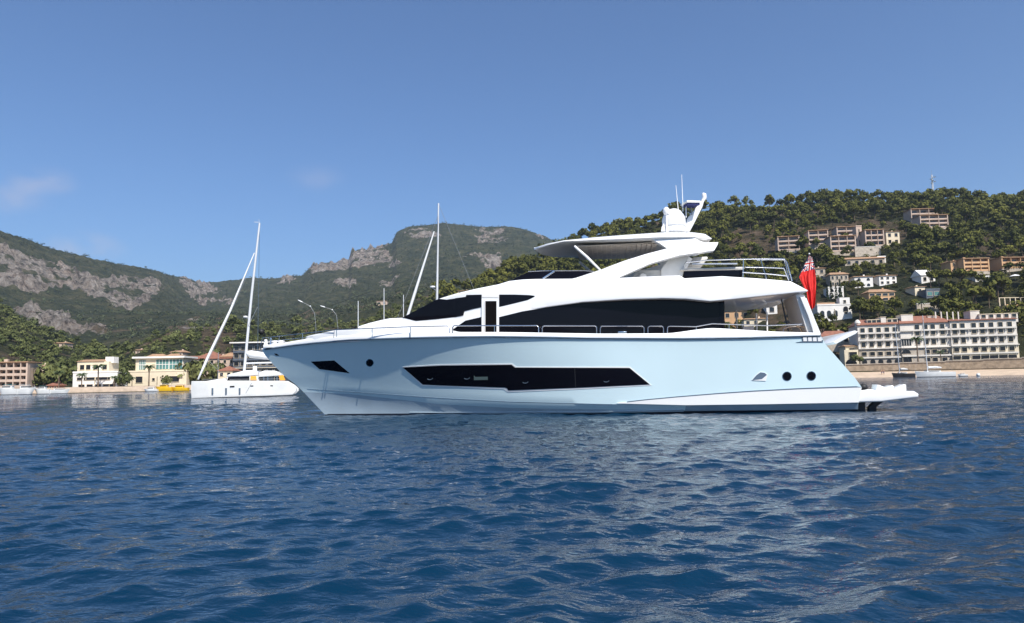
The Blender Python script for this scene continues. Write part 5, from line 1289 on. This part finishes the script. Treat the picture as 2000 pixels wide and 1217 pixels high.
def town_trees():
    def on_quay(x, r): a = az_te(x, 740)[0]; return np.array([r * math.sin(a), r * math.cos(a), float(t_sample(TH, a, r))])
    for x, r, s, lab in ((68, 322, 1.6, 'broad green tree right beside the left apartment house'), (86, 318, 1.9, 'big rounded green tree behind the beach kiosk'), (106, 326, 1.7, 'dark green tree between the kiosk and the white waterfront building'), (127, 320, 2.0, 'tall dense tree at the left wall of the white waterfront building'),
                      (241, 308, 1.35, 'dark rounded tree between white building and yellow annex'), (328, 306, 0.9, 'small dark bush in front of the pale yellow annex'), (372, 316, 1.9, 'bushy green tree left of the catamaran forestay foot'), (396, 313, 2.2, 'large green tree directly behind the catamaran foredeck'), (418, 318, 1.9, 'green tree next to the beach bar behind the catamaran')):
        plant_tree(BUSHES[int(x) % 4], 'broadleaf_tree', lab, 'tree', None, on_quay(x, r), s, x, 1.15)
    for x, r, s, k, lab in ((160, 305, 1.0, 1, 'shorter palm in front of the white waterfront building'), (192, 304, 1.2, 0, 'tall palm before the middle of the white waterfront building'), (223, 305, 0.8, 1, 'low palm at the right corner of the white waterfront building'), (291, 304, 1.15, 0, 'palm in front of the pale yellow annex near the yellow boats'),
                         (115, 304, 0.9, 0, 'thin palm just right of the red brown kiosk'), (258, 305, 0.7, 1, 'short palm at the left corner of the pale yellow annex')):
        plant_tree(PALMS[k], 'palm_tree', lab, 'palm tree', 'palms along the town quay', on_quay(x, r), s, x)
    P = at_range(1793, 703, 274); plant_tree(PALMS[0], 'palm_tree', 'palm on the sea wall in front of the hotel arch', 'palm tree', None, P, 1.05, 1)
    P = at_range(1838, 708, 273); plant_tree(PALMS[1], 'palm_tree', 'short palm beside the masts before the hotel middle', 'palm tree', None, P, 0.7, 2)
    P = on_terrain(1802, 622); plant_tree(PALMS[0], 'palm_tree', 'palm rising behind the hotel roof before the blank grey wall', 'palm tree', None, P, 1.0, 3)
    for x, y, s, lab in ((1617, 590, 1.0, 'thin cypress nearest to the ensign, before the half hidden white house'), (1625, 588, 1.2, 'second cypress from the ensign, before the half hidden white house'), (1634, 589, 1.1, 'middle cypress before the half hidden white house'), (1642, 588, 1.3, 'tallest cypress at the right corner of the half hidden white house'), (1652, 585, 0.9, 'lone short cypress right of the cypress row')):
        plant_tree(CYPRESS[0], 'cypress_tree', lab, 'cypress', 'cypresses by the white house', on_terrain(x, y), s, x)
    for x, r, s in ((1668, 277, 1.1), (1680, 276, 0.8)):
        plant_tree(BUSHES[0], 'broadleaf_tree', 'leafy shrub against the near end wall of the hotel' if s > 1 else 'smaller round shrub below the hotel end windows', 'tree', None, at_range(x, 708, r), s * 0.6, x)
town_trees()

# ================================================================== BOATS
def hull_loft(m, L, B, H, mat, rake=0.12, sheer=0.25, tr=0.75, boot=None, u0=0.0, b0=0.0, full=0.45, flip=1):
    """small boat hull, bow at u0, stern at u0+L*flip"""
    n = 22; mi = m._mi(mat); mb_ = m._mi(boot or antifoul); rows = []
    for i in range(n):
        t = i / (n - 1); w = B / 2 * (1 - (1 - min(t / full, 1)) ** 2.0) * (1 - (1 - tr) * max(0, (t - full) / (1 - full)) ** 2); w = max(w, 0.015); h = H * (1 + sheer * (1 - t) ** 2)
        rk = rake * H * 3 * max(0, 1 - t * 3); row = []
        for (fw, z, dx) in ((0.0, -0.45, rk * 1.6), (0.72, -0.3, rk * 1.3), (0.86, 0.12, rk), (0.97, h * 0.6, rk * .45), (1.0, h, 0), (0.9, h + 0.02, 0), (0, h + 0.06, 0)): row.append((u0 + flip * (t * L + dx * (1 - t)), w * fw, z))
        rows.append(row)
    for sg in (1, -1):
        vv = [[m.bm.verts.new((x, -b0 - sg * y, z)) for x, y, z in r] for r in rows]
        for A, Bv in zip(vv, vv[1:]):
            for k in range(6): f = m.bm.faces.new((A[k], A[k + 1], Bv[k + 1], Bv[k])); f.material_index = mb_ if k < 2 else mi
        m.bm.faces.new(vv[-1]).material_index = mi
    bmesh.ops.remove_doubles(m.bm, verts=m.bm.verts, dist=0.008)
def sea_frame(px, py_w, r, yaw=0.0):
    a, te = az_te(px, py_w); return Frame(r * math.sin(a), r * math.cos(a), yaw)
def sailing_boat(label, xb, xs, yd, yw, r, mast, hullm=None, stay=None, yaw=0.0, cover=None, B=None, group=None, spreader=0.45, radar=False, rig=True):
    fr = sea_frame((xb + xs) / 2, yw, r, yaw); e = empty('sailing_boat', label, 'sailing boat', group); fr.place(e)
    ub, _ = fr.uz(xb, yw); us, _ = fr.uz(xs, yw); _, zd = fr.uz((xb + xs) / 2, yd); L = abs(us - ub); zd = max(zd, 0.8); sg = 1 if us > ub else -1
    m = MB(); hull_loft(m, L, B or L * 0.29, zd, hullm or boat_white, u0=ub, flip=sg); m.build('hull', e, smooth=40)
    um, zm = fr.uz(mast[0], mast[1]); _, zt = fr.uz(mast[2], mast[3]); ut = fr.uz(mast[2], mast[3])[0]
    m = MB(); m.tube([(um, 0, zd), (um + (ut - um) * .5, 0, (zd + zt) / 2), (ut, 0, zt)], [0.12, 0.11, 0.08], alu, 8); ms = m.build('mast', e, smooth=60)
    m = MB(); zz = zd + (zt - zd) * spreader; uu = um + (ut - um) * spreader; m.tube([(uu, -0.9, zz), (uu + 0.15, 0, zz + 0.05), (uu, 0.9, zz)], 0.035, alu, 5); m.build('spreader', ms)
    m = MB(); m.tube([(um, 0, zd + 1.1), (um + sg * L * 0.36, 0, zd + 1.2)], 0.09, alu, 7); m.build('boom', e, smooth=60)
    m = MB(); m.tube([(um + sg * 0.2, 0, zd + 1.35), (um + sg * L * 0.2, 0, zd + 1.45), (um + sg * L * 0.36, 0, zd + 1.3)], [0.28, 0.22, 0.1], cover or white_cloth, 8); m.build('sail_cover', e, smooth=60)
    m = MB(); m.box((um + sg * L * 0.12, 0, zd + 0.2), (L * 0.36, L * 0.15, 0.45), boat_white, 0, 0.08); cb = m.build('cabin', e, smooth=40)
    m = MB(); m.box((um + sg * L * 0.12, 0, zd + 0.25), (L * 0.28, L * 0.15 + 0.02, 0.16), win_dark); m.build('cabin_window', cb)
    if rig:
        m = MB(); m.tube([(ub + sg * 0.2, 0, zd + 0.3), (um + (ut - um) * .92, 0, zd + (zt - zd) * .92)], 0.02, steel_grey, 4); m.build('forestay', e)
        m = MB(); m.tube([(us - sg * 0.2, 0, zd + 0.2), (ut, 0, zt - 0.1)], 0.018, steel_grey, 4); m.build('backstay', e)
        for s in (1, -1): m = MB(); m.tube([(um + sg * .2, s * L * 0.13, zd), (uu, s * 0.9, zz), (ut, 0, zt - 0.4)], 0.015, steel_grey, 4); m.build('shroud', e)
    if stay:
        a, c = fr.p3(stay[0], stay[1], 0), fr.p3(stay[2], stay[3], 0); m = MB(); m.tube([a, (a + c) / 2, c], [0.13, 0.16, 0.07], white_cloth, 8); m.build('furled_sail', e, smooth=60)
    if radar:
        p = fr.p3(845, 561, 0.3); m = MB(); m.lathe((p.x, p.y, p.z - 0.1), [(0.22, 0), (0.3, 0.08), (0.28, 0.22), (0.001, 0.27)], boat_white, 12); m.tube([(p.x, p.y, p.z - 0.1), (um, 0, p.z - 0.3)], 0.04, alu, 5); m.build('radar', ms)
    return e
sailing_boat('sailing boat hidden by the yacht except its white mast and furled forestay sail', 742, 985, 702, 772, 78, (851, 640, 856.5, 397), None, (770, 700, 848, 452), R(4), spreader=0.31, radar=True)
sailing_boat('dark hulled sailing boat moored on the beach side of the hotel', 1742, 1786, 730, 737.5, 236, (1757.5, 730, 1748, 634), black_rubber, cover=upholstery)
sailing_boat('white sailing boat with the tallest mast in front of the hotel', 1787, 1863, 727, 737.5, 232, (1812, 728, 1802, 616))
for xm, yt, r, lab in ((699.5, 588, 150, 'moored boat whose thin bare mast rises behind the yacht foredeck coaming'), (750, 563, 165, 'moored boat whose tall thin mast shows behind the yacht sunpad'), (788, 576, 170, 'moored boat whose short thin mast shows at the yacht windscreen foot')):
    sailing_boat(lab, xm - 30, xm + 40, 735, 752, r, (xm, 735, xm, yt), rig=False)
def catamaran():
    fr = sea_frame(470, 771, 92, R(-14)); e = empty('catamaran', 'white sailing catamaran with orange cockpit canvas at anchor behind the yacht bow', 'catamaran'); fr.place(e)
    X = lambda x, y=760, b=0.0: fr.uz(x, y, b)[0]; Zf = lambda x, y, b=0.0: fr.uz(x, y, b)[1]
    side = [(372, 774), (371, 760), (372, 744.5), (420, 744), (500, 744), (546, 743.8), (556, 744), (570, 752), (578, 759), (579, 764), (572, 767), (560, 768), (500, 770), (430, 772)]
    for b0, nm in ((0.0, 'port'), (-6.0, 'starboard')):
        def w(u, b, z, b0=b0):
            f = float(np.interp(u, [X(372), X(380), X(410), X(520), X(579)], [0.12, 0.35, 0.75, 0.85, 0.75])); return b0 - 0.75 + (b / 0.75) * f
        poly = [(u, z if y < 766 else z - 0.25) for (u, z), (x, y) in zip(fr.pts(side, 0.0), side)]
        prism('hull', poly, 0.75, -0.75, boat_white, e, 0.06, w, 0.6, 0.5)
    for x in (415, 441.5, 468):
        m = MB(); m.tube([fr.p3(x, 758, 0.12), fr.p3(x, 769, 0.12)], 0.10, trim_grey, 8); m.build('fender', e, smooth=60)
    prism('hull_port', fr.pts([(449, 754), (458, 753.6), (458, 755.6), (449, 756)], 0.08), 0.12, 0.0, dark_glass, e, 0.0); prism('hull_port', fr.pts([(489, 753), (495, 753), (495, 754.6), (489, 754.6)], 0.08), 0.12, 0.0, dark_glass, e, 0.0); prism('hull_port', fr.pts([(528, 752.6), (533, 752.6), (533, 754.2), (528, 754.2)], 0.08), 0.12, 0.0, dark_glass, e, 0.0)
    m = MB(); m.tube([fr.p3(492, 747, 0.1), fr.p3(480, 768, 0.1)], 0.012, trim_grey, 4); m.build('mooring_line', e)
    prism('bridge_deck', fr.pts([(398, 745), (440, 738.5), (442, 744), (546, 744), (546, 752), (400, 752)], -0.5), -0.5, -7.0, boat_white, e, 0.08)
    prism('cabin', fr.pts([(441, 744), (443, 735), (448, 733.5), (504, 732.5), (506, 744)], -0.7), -0.9, -6.4, boat_white, e, 0.1)
    prism('cabin_window', fr.pts([(443.5, 743), (445.5, 736), (487, 735.2), (487, 743)], -0.8), -0.86, -6.45, dark_glass, e, 0.02)
    prism('cabin_roof', fr.pts([(440, 734.5), (446, 731.5), (464, 727), (478, 723.2), (496, 722.8), (503, 727), (504, 733), (470, 735.5)], -0.6), -0.8, -6.5, boat_white, e, 0.12)
    prism('bimini', fr.pts([(504, 736.5), (506, 727), (516, 723.8), (536, 724), (546, 728.5), (550, 733), (546, 734)], -0.5), -0.6, -6.6, boat_white, e, 0.1)
    prism('canvas_screen', fr.pts([(488.5, 742.6), (489, 735), (500, 734.5), (501, 742.6)], -0.6), -0.78, -0.84, orange_cloth, e, 0.01); prism('canvas_screen', fr.pts([(547, 743), (544, 733.5), (553, 732.5), (557.5, 742.8)], -0.4), -0.5, -0.56, orange_cloth, e, 0.01)
    for x, y0, y1 in ((515.5, 729, 744), (523, 731, 744), (541, 729, 744)): m = MB(); m.tube([fr.p3(x, y0, -0.7), fr.p3(x, y1, -0.7)], 0.06, trim_grey, 6); m.build('cockpit_post', e)
    prism('helm_seat', fr.pts([(518, 744), (519, 736), (532, 736), (534, 744)], -1.5), -1.4, -3.0, trim_grey, e, 0.05)
    bm_ = -3.5
    m = MB(); P = [fr.p3(477, 724, bm_), fr.p3(491, 580, bm_), fr.p3(507, 436, bm_)]; m.tube(P, [0.17, 0.16, 0.11], alu, 10); ms = m.build('mast', e, smooth=60)
    m = MB(); m.tube([P[2], P[2] + Vector((-0.1, 0, 0.5))], 0.02, alu, 4); m.box(tuple(P[2] + Vector((-0.35, 0, 0.12))), (0.6, 0.05, 0.05), alu); m.build('wind_vane', ms)
    m = MB(); m.tube([fr.p3(387, 741, bm_), fr.p3(405, 700, bm_), fr.p3(450, 606, bm_), fr.p3(497, 494, bm_)], [0.10, 0.17, 0.15, 0.07], white_cloth, 8); m.build('furled_sail', e, smooth=60)
    p = fr.p3(479.5, 619, bm_); m = MB(); m.lathe((p.x, p.y, p.z - 0.15), [(0.2, 0), (0.28, 0.1), (0.26, 0.26), (0.001, 0.3)], boat_white, 12); m.tube([(p.x, p.y, p.z - 0.1), (p.x + 0.5, p.y, p.z - 0.2)], 0.05, alu, 5); m.build('radar', ms)
    m = MB(); m.tube([fr.p3(480, 710, bm_), fr.p3(545, 708, bm_)], 0.11, alu, 8); m.build('boom', e, smooth=60)
    m = MB(); m.tube([fr.p3(482, 689, bm_), fr.p3(490, 692, bm_), fr.p3(514, 695, bm_), fr.p3(545, 702, bm_)], [0.25, 0.5, 0.45, 0.2], white_cloth, 10); m.build('sail_bag', e, smooth=60)
    m = MB(); m.tube([fr.p3(501, 744, bm_), fr.p3(503, 700, bm_), fr.p3(507, 438, bm_)], 0.025, trim_grey, 4); m.build('shroud', ms)
    m = MB(); m.tube([fr.p3(483, 640, bm_), fr.p3(503, 600, bm_ + 2)], 0.03, alu, 4); m.build('spreader', ms)
    m = MB(); m.tube([fr.p3(386, 742, -0.6), fr.p3(410, 700, bm_), fr.p3(500, 500, bm_)], 0.018, steel_grey, 4); m.build('forestay', e)
    m = MB(); m.tube([fr.p3(409, 706, bm_), fr.p3(443, 742, -0.8)], 0.02, steel_grey, 4); m.build('sheet_rope', e)
    m = MB(); m.tube([fr.p3(425.5, 742, -1), fr.p3(426.5, 688, -1)], 0.035, steel_grey, 5); m.build('pole', e)
    for x0, x1 in ((395, 442), (448, 545)): m = MB(); m.tube([fr.p3(x0, 741, -0.2), fr.p3(x1, 740, -0.2)], 0.02, steel_grey, 4); m.build('guard_rail', e)
    m = MB(); m.box(tuple(fr.p3(498, 720, -3)), (0.5, 0.4, 0.6), boat_white, 0, 0.1); m.build('winch', e)
catamaran()
def motor_boat(label, xb, xs, yd, yw, yt, r, hm=None, name='motor_boat', cat='motor boat', group=None, canopy=None, stripe=None, yaw=0.0):
    fr = sea_frame((xb + xs) / 2, yw, r, yaw); e = empty(name, label, cat, group); fr.place(e)
    ub, us = fr.uz(xb, yw)[0], fr.uz(xs, yw)[0]; zd = max(fr.uz((xb + xs) / 2, yd)[1], 0.45); zt = fr.uz((xb + xs) / 2, yt)[1]; L = abs(us - ub); sg = 1 if us > ub else -1
    m = MB(); hull_loft(m, L, L * 0.34, zd, hm or boat_white, 0.25, 0.35, 0.85, u0=ub, flip=sg); m.build('hull', e, smooth=40)
    c = ub + sg * L * 0.52; m = MB(); m.box((c, 0, zd + (zt - zd) * 0.35), (L * 0.42, L * 0.2, (zt - zd) * 0.75), hm or boat_white, 0, 0.08); cb = m.build('cabin', e, smooth=40)
    m = MB(); m.box((c - sg * L * 0.03, 0, zd + (zt - zd) * 0.48), (L * 0.38, L * 0.2 + 0.03, (zt - zd) * 0.26), dark_glass); m.build('cabin_window', cb)
    m = MB(); m.box((c + sg * L * 0.06, 0, zt), (L * 0.4, L * 0.24, 0.08), canopy or boat_white, 0, 0.02)
    for s in (1, -1): m.tube([(c + sg * L * 0.2, s * L * 0.1, zd), (c + sg * L * 0.2, s * L * 0.1, zt)], 0.03, alu, 5)
    m.build('canopy', e); m = MB(); m.tube([(ub + sg * 0.5, 0, zd * 1.3), (ub + sg * 0.55, 0, zd * 1.3 + 0.5), (ub + sg * L * 0.3, L * 0.1, zd + 0.5)], 0.02, alu, 4); m.build('bow_rail', e)
    return e
motor_boat('white motor boat with blue green canopy at the far left of the quay', -6, 36, 760, 770, 751, 288, canopy=pmat('teal canvas', (0.12, 0.35, 0.36), 0.8), group=None)
motor_boat('white motor cruiser with two windows moored second along the left quay', 70, 30, 760, 770, 751, 285)
motor_boat('small white motor boat moored third along the left quay', 66, 98, 761, 769.5, 754, 286, canopy=win_green)
motor_boat('low white speedboat pointing right below the kiosk', 137, 96, 762, 768.5, 758, 284)
motor_boat('little white cabin boat left of the two yellow boats', 281, 309, 761, 767.5, 755, 280)
motor_boat('larger yellow boat with raised bow at the quay', 303, 337, 757, 767.5, 750, 279, yellow_paint, 'excursion_boat', 'excursion boat')
motor_boat('smaller yellow boat beside the catamaran bow', 333, 368, 757.5, 767.5, 751, 277, yellow_paint, 'excursion_boat', 'excursion boat', canopy=roof_tile)
motor_boat('tiny white dinghy with outboard near the white buoy', 1870, 1889, 732, 734.5, 729, 240)
def buoy(px, py, r, label, rad=0.5):
    fr = sea_frame(px, py, r); m = MB(); m.lathe((0, 0, -0.2), [(0.001, -0.1)] + [(rad * math.cos(a), rad + rad * math.sin(a)) for a in np.linspace(-1.2, 1.2, 8)] + [(0.08, 2 * rad), (0.06, 2 * rad + 0.15), (0.001, 2 * rad + 0.16)], boat_white, 14)
    o = m.build('mooring_buoy', smooth=60); fr.place(o); tag(o, label, 'buoy')
buoy(1910.5, 731.5, 238, 'round white mooring buoy floating off the beach at the right', 0.5)

# ================================================================== STREET LAMPS, BATHERS
def street_lamp(label, pts, r):
    a, _ = az_te(pts[0][0], pts[0][1]); fr = Frame(r * math.sin(a), r * math.cos(a), 0); e = empty('street_lamp', label, 'street lamp', 'curved arm lamps on the shore road'); fr.place(e)
    P = [fr.p3(x, y, 0) for x, y in pts]; P.insert(0, Vector((P[0].x, 0, 0.5))); m = MB(); m.tube(P, [0.13, 0.12] + [0.09] * (len(P) - 3) + [0.07], steel_grey, 7); m.build('pole', e, smooth=60)
    q = P[-1]; d = (P[-1] - P[-2]).normalized(); m = MB(); m.tube([q - d * 0.2, q + d * 0.5, q + d * 1.9], [0.16, 0.26, 0.12], gel_white, 8); m.build('lamp_head', e, smooth=60)
    p = (P[-3] + P[-2]) / 2; m = MB(); m.box(tuple(P[-2]), (0.5, 0.35, 0.4), gel_white, 0, 0.06); m.build('floodlight', e)
street_lamp('curved arm street lamp nearer to the yacht bow', [(617, 690), (617, 640), (614.5, 612), (606, 598), (590, 590)], 300)
street_lamp('curved arm street lamp nearer to the yacht windscreen', [(660.5, 690), (660.5, 645), (657, 615), (649, 605), (634, 600)], 300)
def bather(px, label, rz):
    P = at_range(px, 733, 262); P[2] = 0.85; m = bpy.data.meshes.new('person'); skin = pmat('tanned skin', (0.38, 0.22, 0.14), 0.6, 0.05); bm = bmesh.new()
    J = {'pel': (0, 0, .92), 'che': (0, 0, 1.32), 'nec': (0, 0, 1.5), 'hea': (0, -.01, 1.64), 'cro': (0, 0, 1.74), 'shl': (.19, 0, 1.43), 'ell': (.25, .02, 1.15), 'hal': (.24, -.05, .88), 'shr': (-.19, 0, 1.43), 'elr': (-.26, .02, 1.15), 'har': (-.24, -.06, .88), 'hpl': (.09, 0, .86), 'knl': (.10, -.03, .48), 'anl': (.10, .02, .07), 'tol': (.11, -.15, .03), 'hpr': (-.09, 0, .86), 'knr': (-.11, -.01, .48), 'anr': (-.12, .06, .07), 'tor': (-.13, -.11, .03)}
    rad = {'pel': .14, 'che': .15, 'nec': .06, 'hea': .10, 'cro': .08, 'shl': .07, 'ell': .045, 'hal': .04, 'shr': .07, 'elr': .045, 'har': .04, 'hpl': .10, 'knl': .065, 'anl': .045, 'tol': .04, 'hpr': .10, 'knr': .065, 'anr': .045, 'tor': .04}
    V = {k: bm.verts.new(v) for k, v in J.items()}
    for a, b in (('pel', 'che'), ('che', 'nec'), ('nec', 'hea'), ('hea', 'cro'), ('che', 'shl'), ('shl', 'ell'), ('ell', 'hal'), ('che', 'shr'), ('shr', 'elr'), ('elr', 'har'), ('pel', 'hpl'), ('hpl', 'knl'), ('knl', 'anl'), ('anl', 'tol'), ('pel', 'hpr'), ('hpr', 'knr'), ('knr', 'anr'), ('anr', 'tor')): bm.edges.new((V[a], V[b]))
    order = list(J); bm.verts.index_update(); bm.to_mesh(m); bm.free(); m.materials.append(skin)
    o = link('person', m); md = o.modifiers.new('skin', 'SKIN'); sk = m.skin_vertices[0].data
    for i, k in enumerate(order): sk[i].radius = (rad[k], rad[k])
    sk[0].use_root = True
    s = o.modifiers.new('sub', 'SUBSURF'); s.levels = s.render_levels = 1; o.location = tuple(P); o.rotation_euler = (0, 0, rz); tag(o, label, 'person')
    sh = MB(); sh.lathe((0, 0, 0.66), [(0.19, 0), (0.17, 0.15), (0.165, 0.32)], blue_cloth, 12); sh.build('swim_shorts', o)
bather(1722.5, 'bather in dark shorts standing on the beach, nearer to the yacht', 0.4)
bather(1726.5, 'bather in dark shorts standing on the beach, nearer to the sailing boats', -0.5)

# ================================================================== HAZE
HAZE_DENSITY = 1.0e-4
def make_haze():
    x0, x1, y0, y1, z0, z1 = -5200, 5200, -1200, 5300, -30, 760
    m = MB(); hm = bpy.data.materials.new('sea haze'); hm.use_nodes = True
    n, l = hm.node_tree.nodes, hm.node_tree.links
    n.remove(n['Principled BSDF']); pv = n.new('ShaderNodeVolumePrincipled')
    pv.inputs['Color'].default_value = (0.72, 0.86, 1.0, 1); pv.inputs['Density'].default_value = HAZE_DENSITY; pv.inputs['Anisotropy'].default_value = 0.3
    l.new(pv.outputs['Volume'], n['Material Output'].inputs['Volume'])
    m.box(((x0 + x1) / 2, (y0 + y1) / 2, (z0 + z1) / 2), (x1 - x0, y1 - y0, z1 - z0), hm)
    tag(m.build('haze'), kind='stuff')
make_haze()
